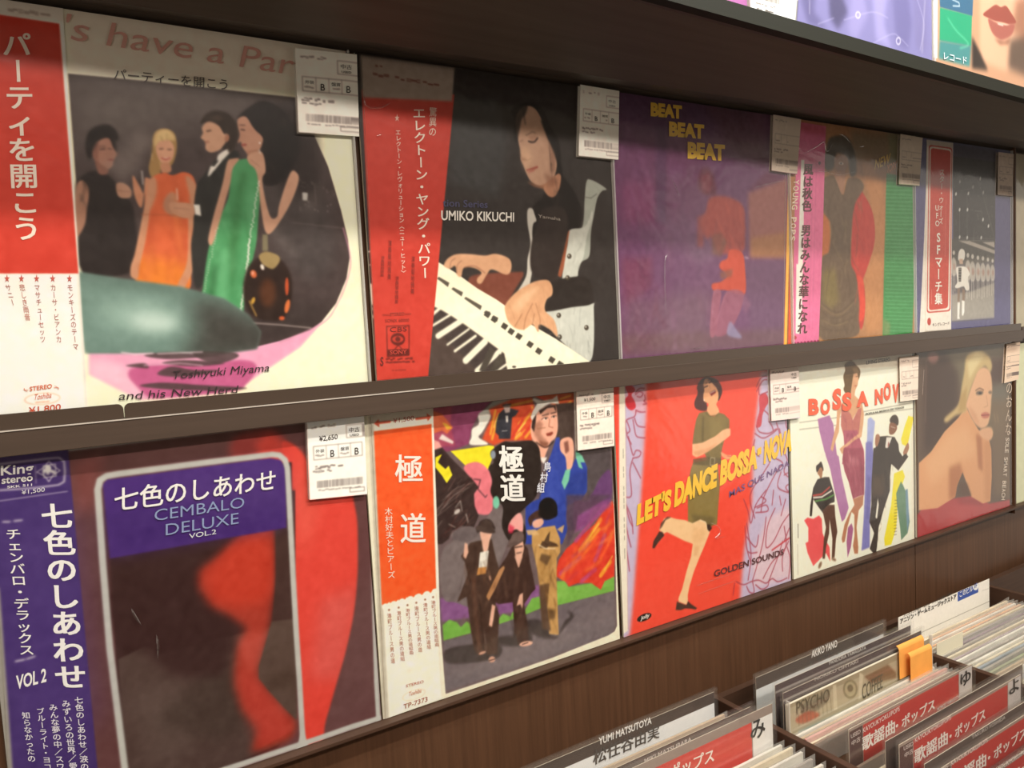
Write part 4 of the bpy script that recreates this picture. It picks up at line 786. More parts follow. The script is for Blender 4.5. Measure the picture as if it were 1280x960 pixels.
    clip01(c); c.noise(.03, 7); c.noise(.014, 3); c.soften(1.0); c.material('illustrated_sleeve_print'); return c, dict(obi='463 514 541 505 553 873 482 899', labels=[q])

def art_dance():
    c = Cover(.3775, .695, -.002, .316, base='ef4e3a'); p, l, e = c.p, c.l, c.e
    c.crop(770, 455, 5.19)
    LIL = 'c6b8d2'
    p(LIL, '30 130 190 100 200 300 180 600 160 900 130 1300 110 1560 90 1760 30 1800', 14); p('e09aa4', '60 160 200 140 190 300 120 330 60 250', 8, .5)
    p(LIL, '940 60 1180 30 1180 1800 800 1560 830 1200 880 900 890 500', 16); p('e6c8cc', '980 1000 1160 900 1150 1380 900 1440 880 1250', 20, .7)
    p('ee5a42', '210 150 500 120 480 600 200 640', 40, .5)
    R = 'a03444'
    p('c8303c', '60 150 100 140 124 170 100 200 120 240 128 280 100 300 70 280 58 230 80 200', 2, 1, 1)
    for q in ('124 190 150 160 185 158', '126 200 150 180 175 190 160 214 135 210', '185 200 190 230 180 240 195 250', '176 262 200 258', '128 300 160 312 190 310', '130 300 120 340 70 362 60 400 70 450', '120 350 140 400 190 410', '110 360 120 420 135 470 190 480', '70 370 90 430 70 460 100 520', '80 470 110 590 130 560 160 570 150 600 110 610', '110 610 90 700 100 850 60 862', '110 640 160 740', '60 900 100 1000 110 1100'): l(R, q, 6.5, .8, .95, sm=1)
    p('c83a44', '930 210 970 190 990 240 970 280 950 330 940 400 910 410 915 360 930 300', 2, .9, 1)
    for q in ('910 150 940 90 985 80', '910 180 950 110 985 100', '925 150 930 200 960 190 985 180', '960 300 990 330 990 360', '910 400 930 440 990 450 1040 420', '990 370 1010 400 1020 430', '900 450 950 480 1000 460 1050 420', '900 490 890 560 930 600', '1040 380 1060 470 1020 540', '1100 360 1110 420 1150 430', '1120 380 1140 350', '1060 420 1090 560', '960 540 1000 620 960 700 870 850 900 1000', '1000 600 1080 640 1040 700 960 860 940 960', '1080 560 1110 620 1090 700 1140 760 1100 800 1150 860', '1070 700 1050 800 1140 840', '1090 720 1130 700 1150 720', '940 860 970 880 960 900 900 930', '1150 560 1160 800'): l(R, q, 7, .8, .95, sm=1)
    c.crop(770, 620, 5.333)
    for q in ('850 20 880 100 900 180 930 60 1000 -40', '940 80 1000 60 1010 100 930 110', '870 180 880 240 900 400 880 560', '860 200 870 340 900 450', '1000 140 980 300 940 460 910 560', '1060 80 1010 200 1000 340 1050 300 1110 180 1170 100', '1120 200 1130 340 1040 440 980 550', '1110 300 1080 400 1020 560', '870 270 930 340 950 260', '880 370 900 380 940 375', '1150 300 1110 400 1110 500', '800 570 850 590 900 570 950 560 1000 580 1040 550 1080 570 1140 545', '870 600 890 640 920 640 910 570', '930 590 970 620 1010 600 1020 560', '1140 340 1160 420 1150 550', '790 580 780 660', '70 80 90 160 110 200', '60 150 80 260 100 340', '60 280 90 500', '1160 200 1120 300', '1130 20 1100 130', '1090 0 1100 60', '1050 -40 1040 60'): l(R, q, 7, .8, .95, sm=1)
    for q in ('1110 310 1170 270', '1040 360 1110 310'): l('c83a44', q, 10, 2)
    # dancer
    c.crop(770, 455, 5.19)
    p('4a2520', '545 110 580 84 630 90 670 120 688 170 680 210 660 240 590 250 595 290 570 305 520 290 508 250 530 190 525 150', 3, 1, 1)
    p('e9a878', '566 130 576 100 600 98 630 130 655 160 665 200 660 240 650 262 668 300 660 335 600 330 590 290 600 260 570 240 566 200 572 170', 2, 1, 1)
    p('7a1f1a', '606 186 642 168 648 186 618 208', 1.5); l('fbf0e6', '612 188 642 174', 5, .8); l('2e1612', '570 152 594 142', 7, 1); l('2e1612', '604 122 626 110', 7, 1); l('5a3020', '566 138 590 126', 4, 1); l('5a3020', '596 108 618 98', 4, 1); l('c07858', '604 140 612 162', 3, 1); e('f0d8c0', 571, 234, 4, 5)
    p('7d6a3c', '590 305 540 318 520 360 505 440 495 520 560 540 600 640 680 640 684 560 700 500 735 410 735 360 700 325 665 315 640 340 610 335', 1.5, 1, 0)
    c.folds('520 360 735 360 700 500 680 640 600 640 560 540', ['5f5230', '9a8650'], 24, 75, 8, 120, .4, 41)
    p('94804a', '600 340 700 350 690 450 620 500', 18, .5); p('5f4f2c', '560 340 572 340 566 500 556 500', 4, .8); l('5f4f2c', '580 318 610 340 660 330', 4, 1.5)
    p('eeb488', '495 520 560 510 640 470 690 430 720 418 742 420 742 462 715 485 640 540 560 590 520 606 495 590', 1.5, 1, 0); p('d89468', '500 570 600 545 660 510 600 570 520 600', 5, .6)
    p('e9a878', '680 570 720 590 745 590 750 610 720 620 690 600', 2, .9, 1); l('b8463a', '720 596 748 600', 3)
    SK = '500 640 600 620 660 650 672 800 660 960 655 1040 600 1050 560 1030 468 1050 466 900 470 760 486 680'
    p('8a7642', SK, 1.5); p('a08a54', '520 700 600 690 600 900 520 960', 20, .5); p('5f5030', '500 618 600 600 680 610 684 650 600 660 500 650', 2, .8); l('cfc0a0', '614 606 642 610 636 656 610 654', 4, .8, closed=1)
    c.crop(770, 620, 5.333)
    p('8a7642', '484 -20 670 -20 668 150 640 200 560 180 480 160', 2, 1); p('6a5c3a', '500 120 660 140 640 200 520 190', 8, .7)
    p('f0c694', '360 140 400 152 460 160 510 180 560 156 596 170 608 200 625 240 590 330 560 400 520 500 490 600 478 660 480 700 470 724 418 704 416 680 440 620 470 500 500 400 512 318 460 300 400 270 340 240 318 250 300 236 288 225 300 190 320 150', 1.5, 1, 0)
    p('e2ae7a', '520 200 600 220 580 300 520 320 500 300', 12, .5); p('d8a070', '520 330 560 330 540 400 520 400', 6, .5); l('f9e2c0', '560 160 600 176 606 220', 4, 1.5)
    p('463028', '288 236 310 240 322 262 280 310 256 348 242 346 250 300', 1.5); p('463028', '290 225 300 180 340 138 370 140 330 160 310 200', 3, .8)
    p('463028', '406 700 418 708 470 726 480 700 500 720 540 745 530 756 500 750 460 748 430 760 398 758', 1.5)
    p('3a2a20', '606 190 625 188 640 215 622 236 608 220', 2); 
    p('1f1a18', [(188+48*math.cos(t), 808+24*math.sin(t)-16*math.cos(t)) for t in np.linspace(0, 6.28, 26)]); c.T('Jolly', (160, 826), (218, 804), 24, 'e9e4da', .02, 1)
    # spine margin at the left
    c.crop(0, 0, 1); p('efe6d2', '774 480 781 480 785 788 774 796', .4); l('b06a60', '781.5 482 785 786', .6, 0, .5); c.lines('5a4a44', (779, 560), (781, 700), .6, 18, .7, .5)
    y = 'f3c23c'
    c.T("LET'S", (795, 655), (838, 634), 25, y, .065, .4); c.T('DANCE', (842, 632), (895, 606), 28, y, .065, .4); c.T('BOSSA', (899, 605), (946, 583), 29, y, .065, .4); c.T('NOVA', (954, 578), (989, 561), 27, y, .065, .4); c.T('-', (946, 578), (951, 575), 17, y, .03)
    c.T('MAS QUE NADA', (911, 622), (986, 582), 8, '7c5c8c', .01); c.T('GOLDEN SOUNDS', (892, 721), (979, 693), 8, '5a2a30', .02)
    q = price_label(c, '959 460 995 456 997 522 961 526', .75, 'f6e0d6')
    clip01(c); c.noise(.014, 8); c.noise(.01, 3); c.soften(1.0); c.material('dance_sleeve_print'); return c, dict(obi=None, labels=[q])

def art_bossa():
    c = Cover(.702, 1.0135, -.002, .316, base='f7f1dc'); p, l, e = c.p, c.l, c.e
    c.crop(990, 430, 6.4)
    p('ddd2bb', '40 170 990 60 990 130 840 175 40 220', 4); p('cdbfa8', '960 560 1000 560 1000 1700 970 1700', 20, .4)
    for q in ('60 628 350 590', '60 684 350 650', '580 540 985 464', '580 570 985 514', '350 590 580 540'): l('6a6a60', q, 5, .5, .8)
    c.T('LIVING STEREO', (590, 163), (780, 135), 28, '5a5248', .02); 
    c.T('POPULAR MÚSICA DE TODOS', (586, 568), (892, 512), 20, '5a5248', .03); 
    p('b077a6', '205 600 300 570 330 640 360 900 290 900 260 860 220 700', 2.5); p('aab2dd', '605 600 630 585 664 620 650 760 640 960 590 960 600 750', 4); p('7a80c0', '600 780 640 780 636 960 590 960', 6, .8); p('f3df33', '930 575 972 585 960 650 920 820 880 800 872 760 900 660', 2)
    # woman in rose dress
    p('6a4f2c', '420 170 440 145 480 135 505 160 540 200 545 240 530 290 510 300 500 380 470 400 430 395 412 360 420 330 410 260 425 210', 2, 1, 1); p('a5855a', '480 190 520 190 540 230 500 240', 6, .6)
    p('d9a47c', '490 240 522 230 532 280 524 330 505 370 500 410 560 470 575 560 570 640 555 740 500 790 440 850 400 880 380 840 500 740 540 660 520 540 480 610 400 500 380 600 375 700 345 780 310 930 290 920 330 740 355 640 360 520 400 470 470 430 470 380', 1.5, 1, 0)
    l('5a3a28', '510 262 526 258', 3); l('a8483a', '500 336 516 334', 5, .8)
    p('c07268', '395 480 470 560 485 610 530 520 556 510 540 660 530 740 450 800 420 760 390 650', 2, 1, 0); p('b35a6c', '410 690 520 690 550 780 575 850 580 960 400 960 420 840', 3, 1, 0); e('8f3f58', 460, 730, 30, 20, 0, 12, .5)
    p('e0ac84', '380 840 440 820 500 770 555 740 560 700 500 740 430 800', 2)
    c.folds('395 480 480 600 556 510 530 740 580 960 400 960 420 760', ['8a3a50', 'd89098', 'a04a5a'], 40, 84, 9, 130, .45, 51)
    # man with raised hands
    p('46382f', '780 610 800 575 830 568 850 600 845 650 800 640', 2, 1, 1); p('8a5c44', '785 630 830 640 838 680 810 720 780 720 775 680', 2, 1, 1); l('f0e6dc', '790 660 825 672', 4, 1)
    p('3c322c', '700 740 760 735 820 745 850 800 860 900 880 920 900 860 920 880 880 960 850 960 660 960 640 900 670 820', 2, 1, 0); p('e9e2d6', '755 745 800 745 780 800 755 860 745 820', 1.5); p('8f3a30', '770 780 778 800 765 830', 1); p('a8765a', '670 730 695 724 702 760 680 820 664 800', 2, 1, 1); p('a8765a', '890 860 925 790 935 830 915 880 895 890', 2, 1, 1)
    c.crop(990, 560, 5.647)
    p('b077a6', '226 0 262 0 330 60 350 200 400 420 372 500 352 520 300 300 270 150 240 60', 2.5)
    p('7f7cbc', '520 -40 560 -40 580 60 575 180 560 300 550 480 548 700 490 724 505 500 515 260', 3); p('5d5a9c', '530 200 556 200 548 500 520 500', 8, .5)
    p('f3e030', '720 180 780 155 796 200 776 260 740 320 742 470 735 560 700 680 655 690 650 640 700 400', 2); p('6d8f76', '750 280 768 235 782 260 800 300 815 290 820 440 830 520 815 600 770 650 762 560 740 400 735 320', 2); p('7a9ac0', '800 290 816 290 828 500 815 600 806 480', 3, .7)
    p('e8585a', '85 510 110 490 150 500 190 475 210 500 215 600 232 640 265 700 270 800 240 740 200 780 150 832 110 740 95 670 115 660 115 560', 1.5)
    p('a8628c', '395 560 420 530 432 570 415 700 392 772 385 660', 2); 
    # boy in striped jersey
    p('33261f', '190 110 205 96 218 130 220 160 190 160 175 170 170 130', 2, 1, 1); p('a87452', '185 160 200 135 216 150 212 200 205 250 195 200 180 180', 2, 1, 1)
    p('322722', '150 280 180 220 230 205 262 205 272 240 300 330 300 380 270 390 240 420 220 460 190 420 150 360 140 480 125 480 130 400', 2); l('c9463c', '150 335 210 325 265 275', 14, 1.5, .9); l('efe8da', '152 350 210 345 280 300', 12, 1.5); l('5f9a4a', '165 375 240 360 295 330', 12, 2)
    p('5c3a2c', '215 440 260 400 300 400 305 480 320 590 310 640 300 770 280 780 285 640 265 500 262 600 240 700 232 780 215 780 225 640 240 560', 2, 1, 0); e('8a6a50', 198, 825, 10, 26, 20, 3); e('8a6a50', 295, 785, 18, 10, 30, 3)
    p('a04a5c', '365 0 500 0 510 120 508 330 470 340 430 360 400 240 370 160 355 80', 2, 1, 0); p('c88088', '400 60 470 70 470 120 410 110', 14, .6); p('8a3a4c', '480 100 510 140 508 330 490 330', 8, .5)
    p('b87c5c', '430 360 505 330 500 400 470 440 455 560 468 700 465 745 440 745 430 690 440 620 440 470 420 450 390 560 372 660 356 668 350 640 370 540 400 470 440 400', 2, 1, 0)
    p('3c322c', '575 0 740 0 780 60 800 40 820 60 750 158 700 110 690 200 690 300 650 420 610 560 600 690 590 760 572 740 548 710 580 600 545 520 560 400 560 260', 2, 1, 0); p('f3eddc', '605 350 612 400 600 500 588 490', 2); p('7a5c44', '570 200 650 190 650 330 570 340', 12, .35)
    c.folds('575 0 740 0 690 300 600 690 545 520 560 260', ['6a5a4c', '241c18'], 26, 92, 9, 180, .45, 52); c.folds('365 0 500 0 508 330 430 360 355 80', ['7a3044', 'd08a90'], 26, 84, 9, 160, .45, 53)
    for y in range(370, 620, 22): l('3a3420', [(725-(y-370)*.03, y), (745-(y-370)*.03, y-3)], 4, .5, .7)
    c.crop(0, 0, 1); o = 'ee5f38'; wht = 'fbf6e6'
    for ch, x, y, w_, h, r in (('B', 1010, 519, 13, 18, -2), ('O', 1025, 518, 12, 17, 0), ('S', 1040, 511, 11, 23, 1), ('S', 1052, 513, 12, 20, 0), ('A', 1070, 508, 15, 17, 0), ('N', 1093, 505, 10, 17, 0), ('O', 1104, 500, 9, 19, -1), ('V', 1115, 503, 8, 20, -2)):
        c.T(ch, (x, y+r*.5), (x+w_, y-2), h*1.08, o, .055)
    l('6a6a62', '997 680 997.4 718', .6, 0, .7); l('3a3a38', '997.5 655 997.7 672', 1.2, 0, .7)
    q = price_label(c, '1121 447 1145 444 1144 499 1122 502', .55, 'f0dccc')
    clip01(c); c.noise(.016, 9); c.noise(.01, 3); c.soften(1.0); c.material('bossa_sleeve_print'); return c, dict(obi=None, labels=[q])

def art_portrait():
    c = Cover(1.021, 1.3335, -.002, .316, base='5f4a3c'); p, l, e = c.p, c.l, c.e
    c.crop(1130, 410, 3.556)
    p('6f6650', '180 80 480 60 480 400 380 500 260 300', 26, .8); p('7a6248', '380 300 480 300 480 760 400 740', 22, .8); p('3f2a22', '90 160 180 110 240 200 240 400 160 520 90 560', 20, .85); p('4a2e28', '360 140 450 130 440 240 380 260', 16, .8); e('b88078', 130, 130, 24, 26, 0, 9, .8); e('6a6a66', 420, 290, 50, 36, 0, 20, .5); l('9a7a70', '100 140 94 420', 5, 4, .5)
    p('b03f42', '60 830 80 800 200 760 300 745 380 780 480 760 480 800 60 940', 3); p('c04a4c', '200 800 300 760 400 790 200 880', 16, .6); p('8f2f34', '230 760 330 750 360 790 250 780', 8, .6)
    SK = '66 600 120 550 180 460 240 400 276 350 300 400 330 450 350 470 372 470 388 540 390 660 384 770 350 780 300 750 260 640 236 700 228 750 150 800 66 810'
    p('dfa272', SK, 2, 1, 0); c.clip(SK, 2); p('e9b585', '90 600 200 470 280 430 330 560 240 600 120 700', 24, .7); p('a8643c', '200 620 250 600 262 650 240 760 200 760', 12, .7); p('a8643c', '320 470 345 480 350 640 330 620', 7, .7); p('c07f50', '350 500 390 480 388 770 360 770', 12, .4); c.clip(None)
    p('5a3a28', '244 690 280 690 300 745 250 745', 6, .8)
    p('cbb07a', '276 130 310 106 350 106 380 130 392 170 380 200 360 170 330 200 300 260 280 330 276 370 230 390 190 420 180 400 240 340 256 260 268 190', 6, 1, 1); p('e9d8a4', '280 150 320 110 360 120 330 160 290 230', 9, .7); p('b08a50', '250 300 280 260 276 360 240 380', 8, .6)
    p('e6b48c', '300 260 330 190 360 175 384 200 392 260 388 320 384 380 372 430 345 446 320 430 300 400 282 360 276 340', 4, 1, 1); p('cc906a', '284 340 320 380 340 440 300 400', 7, .5)
    e('6a5a4c', 336, 288, 17, 9, -8, 4); e('2f2a28', 338, 290, 7, 5, 0, 1.5); l('6a4a38', '318 278 336 268 354 276', 5, 2, .8, sm=1); e('6a5a4c', 383, 286, 8, 7, 0, 3, .8); p('c06a5c', '342 384 362 374 380 382 374 398 352 400', 3, .9, 1); l('8a4038', '344 388 378 386', 3, 1); l('c08a68', '366 300 372 345 356 352', 4, 2, .7)
    p('e0ac84', '340 450 384 440 396 470 380 500 340 480', 4, 1, 1)
    for x in (400, 412): l('d9b88a', [(x, 380), (x+8, 420)], 5, 4, .4)
    c.crop(0, 0, 1)
    c.V('のおんな', (1261, 476), (1259.5, 545), 8, 'e2c9b0', 0)
    for i, ch in enumerate('SOLE SMART BEACH'):
        if ch == ' ': continue
        a = np.array((1258.5-i*.36, 547+i*4.9)); q = c.xz(np.array([a-[2, 0], a+[-2, 4.2], a+[2.4, 0]])); c.glyphs.append(('H', ch, q[0], q[1], q[2], 'ead6c0', .01, 0))
    c.lines('c9b0a0', (1155, 462), (1153, 494), .8, 10, .8, .6)
    q = price_label(c, '1255 430 1272 427 1270 474 1252 479', .5, 'f0d4bc')
    clip01(c); c.noise(.01, 3); c.material('portrait_sleeve_print'); return c, dict(obi=None, labels=[q])
def art_fabric():
    c = Cover(.457, .800, .6945, 1.02, Y=-.155, res=2000, base='8480b4'); p, l, e = c.p, c.l, c.e
    c.crop(960, 0, 4)
    for q, a in (('300 -50 360 -50 400 60 350 150 310 90', '4a4668'), ('420 -50 470 -50 500 80 440 200 400 160', '9a94c8'), ('150 -50 240 -50 230 60 300 150 200 120', '625e8c'), ('520 -50 600 -50 580 120 620 250 540 200', 'a49ed2'), ('620 -50 700 -50 720 120 700 250 640 220', '6e6a9c'), ('720 -50 800 -50 790 260 740 240', '7d78a8')): p(a, q, 16, .8)
    for q in ('380 100 520 60 600 90', '520 220 620 170 660 190 700 230', '250 120 330 90', '740 -20 780 120 760 250'): l('b9b4dc', q, 5, 3, .6, sm=1)
    l('efeaf4', [(450+11*math.cos(t), 75+15*math.sin(t)) for t in np.linspace(0, 6.28, 20)], 5, .8); l('efeaf4', [(652+10*math.cos(t), 205+17*math.sin(t)) for t in np.linspace(0, 6.28, 20)], 5, .8)
    l('d9d4e4', '208 0 208 70', 4, 2, .7); l('c9c4d8', '785 0 770 260', 8, 4, .5)
    p('fbf8f4', '-110 -60 155 -60 142 110 -104 40', .8); c.crop(0, 0, 1)
    c.lines('6a6460', (945, 4), (970, 10), 2, 7, 1, .7); c.lines('4a4440', (946, 11), (967, 16), 2, 6, 1.4, .8); c.bars('6a6460', (945, -8), (975, 0), 6)
    p('2a2a30', '996 0 998 0 996 26 994 26', .3, .6)
    c.material('shirt_sleeve_print'); return c
def art_lips():
    c = Cover(.803, 1.12, .6850, 1.02, Y=-.155, res=2000, base='c99a7c'); p, l, e = c.p, c.l, c.e
    c.crop(960, 0, 4)
    p('e2b294', '1060 -60 1300 -60 1300 330 1180 350 1060 300', 14); p('3a3230', '1020 180 1060 260 1100 350 1020 340', 10); p('5a4a42', '1210 200 1300 160 1300 380 1200 340', 20, .9); p('8a5a48', '1240 0 1300 -20 1300 200 1220 160', 24, .7)
    p('9a5248', '1075 70 1110 40 1140 22 1165 34 1190 28 1220 70 1240 110 1210 120 1170 110 1140 105 1100 88', 3, 1, 1); p('a8645a', '1100 92 1140 110 1180 122 1232 120 1220 170 1180 196 1150 190 1120 160', 5, 1, 1); p('e9c4b4', '1120 100 1150 112 1190 126 1210 124 1180 116 1140 106', 2, .8); p('6a3a30', '1130 190 1180 205 1215 190 1200 220 1160 222', 9, .6)
    l('f3e4dc', '1150 118 1175 126', 7, 3, .8); e('d9a88c', 1160, 0, 30, 20, 0, 10, .7)
    p('f4f0e6', '808 -60 850 -60 846 290 806 278', .6); l('3a3a38', '800 -60 796 276', 6, 1); l('9a968c', '850 -60 850 290', 4, 1)
    p('3f6a8a', '856 -60 1028 -60 1022 80 860 34', .8); p('2fa078', '860 36 1020 78 1016 230 858 200', .8); p('4a8a8c', '858 200 1016 225 1008 332 854 292', 6); l('6fd0a8', '900 90 940 150 990 200 1000 225 960 240', 7, 4, .8, sm=1)
    l('e9f0f4', '920 -5 955 12 958 30 925 28', 5, .8); c.T('レコード', (876, 296), (990, 320), 34, 'e4eef4', .01)
    c.material('lips_sleeve_print'); return c
def plain(x0, x1, z0, z1, Y, base, nm, res=900, n=.02):
    c = Cover(x0, x1, z0, z1, Y=Y, res=res, base=base); c.noise(n, 5); c.material(nm); return c

# ================================================================ the setting
XL, XR = -.75, 1.345
box('wall_back', -1.6, 3.2, .008, .05, -1.15, 1.6, M_LAM, kind='structure')
box('floor', -3, 5, -5, .05, -1.2, -1.15, mat('grey_vinyl_floor', (120, 112, 100), .5, .4, (6, .1)), kind='structure')
box('ceiling', -3, 5, -5, .05, 1.6, 1.65, mat('ceiling_tile', (190, 184, 172), .9, .2, (4, .04)), kind='structure')
box('wall_rear', -3, 5, -5, -4.95, -1.15, 1.6, M_WALL, kind='structure')

# lower panel proud of the wall, under the bottom ledge
t = empty('lower_panel', (.4, .004, -.3), label='brown laminate panel between the bottom ledge and the record bins', cat='panel')
for i, (a, b) in enumerate(((-1.3, -.2), (-.198, 1.02), (1.022, 2.6))): box('panel', a, b, .0035, .0078, -.9, -.0068, M_LAM, t)
# ledges
t = empty('display_ledge', (.3, -.01, .32), label='long dark ledge the upper row of records stands on', cat='ledge', group=None)
box('board', XL, XR+.002, -.0165, .008, .3125, .3325, M_LEDGE, t, .0006)
box('painted_highlight', XL, .13, -.0172, -.0158, .3318, .3328, M_EDGE, t)  # thin pale strip: the arris highlight painted as colour
def lip(a, b, z0, z1, y0, y1, r, m, par, rl, rr):
    P = [(a, z0), (b, z0)]
    P += [(b-r*(1-math.sin(k)), z1-r*(1-math.cos(k))) for k in np.linspace(math.pi/2, 0, 5)] if rr else [(b, z1)]
    P += [(a+r*(1-math.sin(k)), z1-r*(1-math.cos(k))) for k in np.linspace(0, math.pi/2, 5)] if rl else [(a, z1)]
    n = len(P); v = [(x, y0, z) for x, z in P]+[(x, y1, z) for x, z in P]
    return mesh('lip', v, [tuple(range(n)), tuple(range(n, 2*n))[::-1]]+[(i, i+n, (i+1) % n+n, (i+1) % n) for i in range(n)], m, par)
xn = at(154, 503, -.014)[0]
lip(XL, xn-.0003, .3325, .3452, -.0145, -.0115, .0045, M_LIP, t, 0, 1); lip(xn+.0003, XR, .3325, .3452, -.0145, -.0115, .0045, M_LIP, t, 1, 0)
t = empty('display_ledge', (.3, -.01, -.01), label='dark ledge under the bottom row of records', cat='ledge')
box('board', XL, 2.4, -.011, .008, -.0065, -.0025, M_BOARD, t, .0005)
t = empty('display_ledge', (1.8, -.01, .32), label='ledge of the next rack past the right edge of the blonde record', cat='ledge')
box('board', XR+.006, 2.6, -.014, .008, .316, .338, M_LEDGE, t, .0006)
box('rack_upright', XR-.0005, XR+.0045, -.004, .008, -.018, .70, M_LAM, label='narrow brown upright between the two display racks', cat='post')
# the upper tier, standing forward of the wall
def zt(x): return .7035-.024*(x-.39)
t = empty('upper_tier', (.5, -.1, .69), label='deep overhanging upper shelf above the top row with a dark front edge', cat='shelf')
def slab(name, a, b, y0, z0f, y1, z1f, th, m, par):
    v = []
    for x in (a, b):
        v += [(x, y0, z0f(x)), (x, y1, z1f(x)), (x, y1, z1f(x)+th), (x, y0, z0f(x)+th)]
    return mesh(name, v, [(0, 1, 2, 3), (7, 6, 5, 4), (0, 4, 5, 1), (1, 5, 6, 2), (2, 6, 7, 3), (3, 7, 4, 0)], m, par)
slab('soffit_board', -.9, 3.0, -.163, lambda x: zt(x)-.0148, .008, lambda x: .6655, .006, M_SOFFIT, t)
slab('front_trim', -.9, 3.0, -.172, lambda x: zt(x)-.016, -.160, lambda x: zt(x)-.016, .016, M_TRIM, t)
slab('shelf_deck', -.9, 3.0, -.160, lambda x: zt(x)-.013, -.02, lambda x: zt(x)-.013, .004, M_SOFFIT, t)
box('backboard', -.9, 3.0, -.148, -.140, .706, 1.35, M_LAM, t)

# ================================================================ records on display
def record(name, c, d, label, seed, group, wear=True, bag=True):
    t = empty(name, ((c.x0+c.x1)/2, 0, c.z0), label=label, cat='record', group=group)
    Y = c.Y
    c.sheet('sleeve', [(c.x0, c.z0), (c.x1, c.z0), (c.x1, c.z1), (c.x0, c.z1)], Y, .003, t, world=True)
    if d.get('obi'):
        o = c.sheet('obi_strip', clipz(c, d['obi']), Y-.0006, .0005, t, world=True)
    mk_ = len(c.glyphs) if c.mark is None else c.mark; c.lettering(Y-.0010, t, G=c.glyphs[:mk_]); c.lettering(Y-.0049, t, G=c.glyphs[mk_:])
    if bag: film(c.x0-.001, c.x1+.001, c.z0, min(c.z1, .3115 if c.z1 < .33 else 9)+.0, Y-.0024, t, seed, seams=1 if c.z1 > .33 else 0)
    for P, r in CREASES.get(seed, ()): crease(P, r, Y-.003, t, c)
    for q in d.get('labels', []):
        o = c.sheet('price_label', q, Y-.0045, .0002, t); 
    return t
def clipz(c, P):
    Q = c.xz(pts(P)); Q[:, 0] = np.clip(Q[:, 0], c.x0, c.x1); Q[:, 1] = np.clip(Q[:, 1], c.z0, c.z1); return Q
CREASES = {3: (('374 80 388 86 402 84 414 92 418 104 412 116 424 124 436 127', .0011), ('438 104 438 132', .0008)), 4: (('454 116 455 130 462 136 476 135 487 129', .0012), ('469 171 476 169', .0010)), 5: (('830 395 829 330 833 318', .0010) , ('838 224 843 236 847 246', .0010), ('940 235 962 229 980 226', .0007), ('860 436 878 434', .0008)),
    6: (('1002 193 1018 184 1028 178 1031 190 1040 178', .0012), ('1046 168 1052 170 1060 178', .0012), ('1072 184 1078 183', .0011), ('1012 215 1030 215 1044 219 1070 215', .0008)), 8: (('164 759 168 768 176 780', .0010), ('195 792 197 806 197 822', .0010)), 10: (('884 652 896 658 898 666 892 672 905 670', .0012), ('868 732 890 724 915 716', .0008), ('870 742 895 733 920 724', .0008))}
g1, g2 = 'records on the upper display row', 'records on the bottom display row'
for i, (fn, nm, lb, g) in enumerate((
    (art_party, 'record_sleeve', 'record with four party guests in a black shape and a red and white side strip', g1),
    (art_organ, 'record_sleeve', 'record of a dark-haired organ player with a tapering red side strip', g1),
    (art_beat, 'record_sleeve', 'purple record with yellow BEAT BEAT BEAT lettering', g1),
    (art_caftan, 'record_sleeve', 'record of a woman in brown with red shawl, green stripes and pink strip', g1),
    (art_march, 'record_sleeve', 'blue record with a grey marching parade and narrow red strip', g1),
    (art_cembalo, 'record_sleeve', 'dark red record with a purple title panel and purple side strip', g2),
    (art_gokudo, 'record_sleeve', 'illustrated record of three men by flames with an orange and white strip', g2),
    (art_dance, 'record_sleeve', 'red record of a laughing dancer in an olive dress kicking one leg', g2),
    (art_bossa, 'record_sleeve', 'white record with orange letters and painted dancers', g2),
    (art_portrait, 'record_sleeve', 'record of a blonde person resting chin on hand above red cloth', g2))):
    c, d = fn(); record(nm, c, d, lb, i+3, g)
c = plain(1.352, 1.66, .338, .66, 0, 'b9ae92', 'beige_sleeve_print'); record('record_sleeve', c, {}, 'beige record at the right end of the upper display row', 21, g1)
c = plain(1.349, 1.66, -.002, .306, 0, 'dfe0b8', 'pale_sleeve_print'); record('record_sleeve', c, {}, 'pale green record at the right end of the bottom display row', 22, g2)
g0 = 'records on the overhanging upper shelf'
c = art_fabric(); record('record_sleeve', c, {}, 'record with violet shirt fabric and two small buttons on the top shelf', 23, g0)
c = art_lips(); record('record_sleeve', c, {}, 'close-up lips record with blue and green strip on the top shelf', 24, g0)
c = plain(.14, .452, .7035, 1.03, -.155, 'b06aa8', 'mauve_sleeve_print', 600); record('record_sleeve', c, {}, 'mauve record whose corner shows left of the violet shirt record', 25, g0)

# ================================================================ browser bins under the display
def yfor(u, v, x):
    a, b = at(u, v, 0.)[0], at(u, v, -.1)[0]; return -.1*(x-a)/(b-a)
ZB = -.108
t = empty('record_bin', (.67, -.4, -.5), label='dark wooden browser bin in three compartments below the display wall', cat='bin')
for x in (.170, .502, .832, 1.165): box('divider_board', x, x+.009, -.72, -.02, -.42, ZB, M_BOARD, t, .001)
box('back_board', -.2, 1.6, -.02, -.010, -.42, -.118, M_BOARD, t); box('bottom_board', -.2, 1.6, -.72, -.02, -.43, -.42, M_BOARD, t); box('front_board', -.2, 1.6, -.735, -.72, -.42, -.2, M_BOARD, t)
box('side_board', -.2, -.19, -.72, -.02, -.42, ZB, M_BOARD, t)

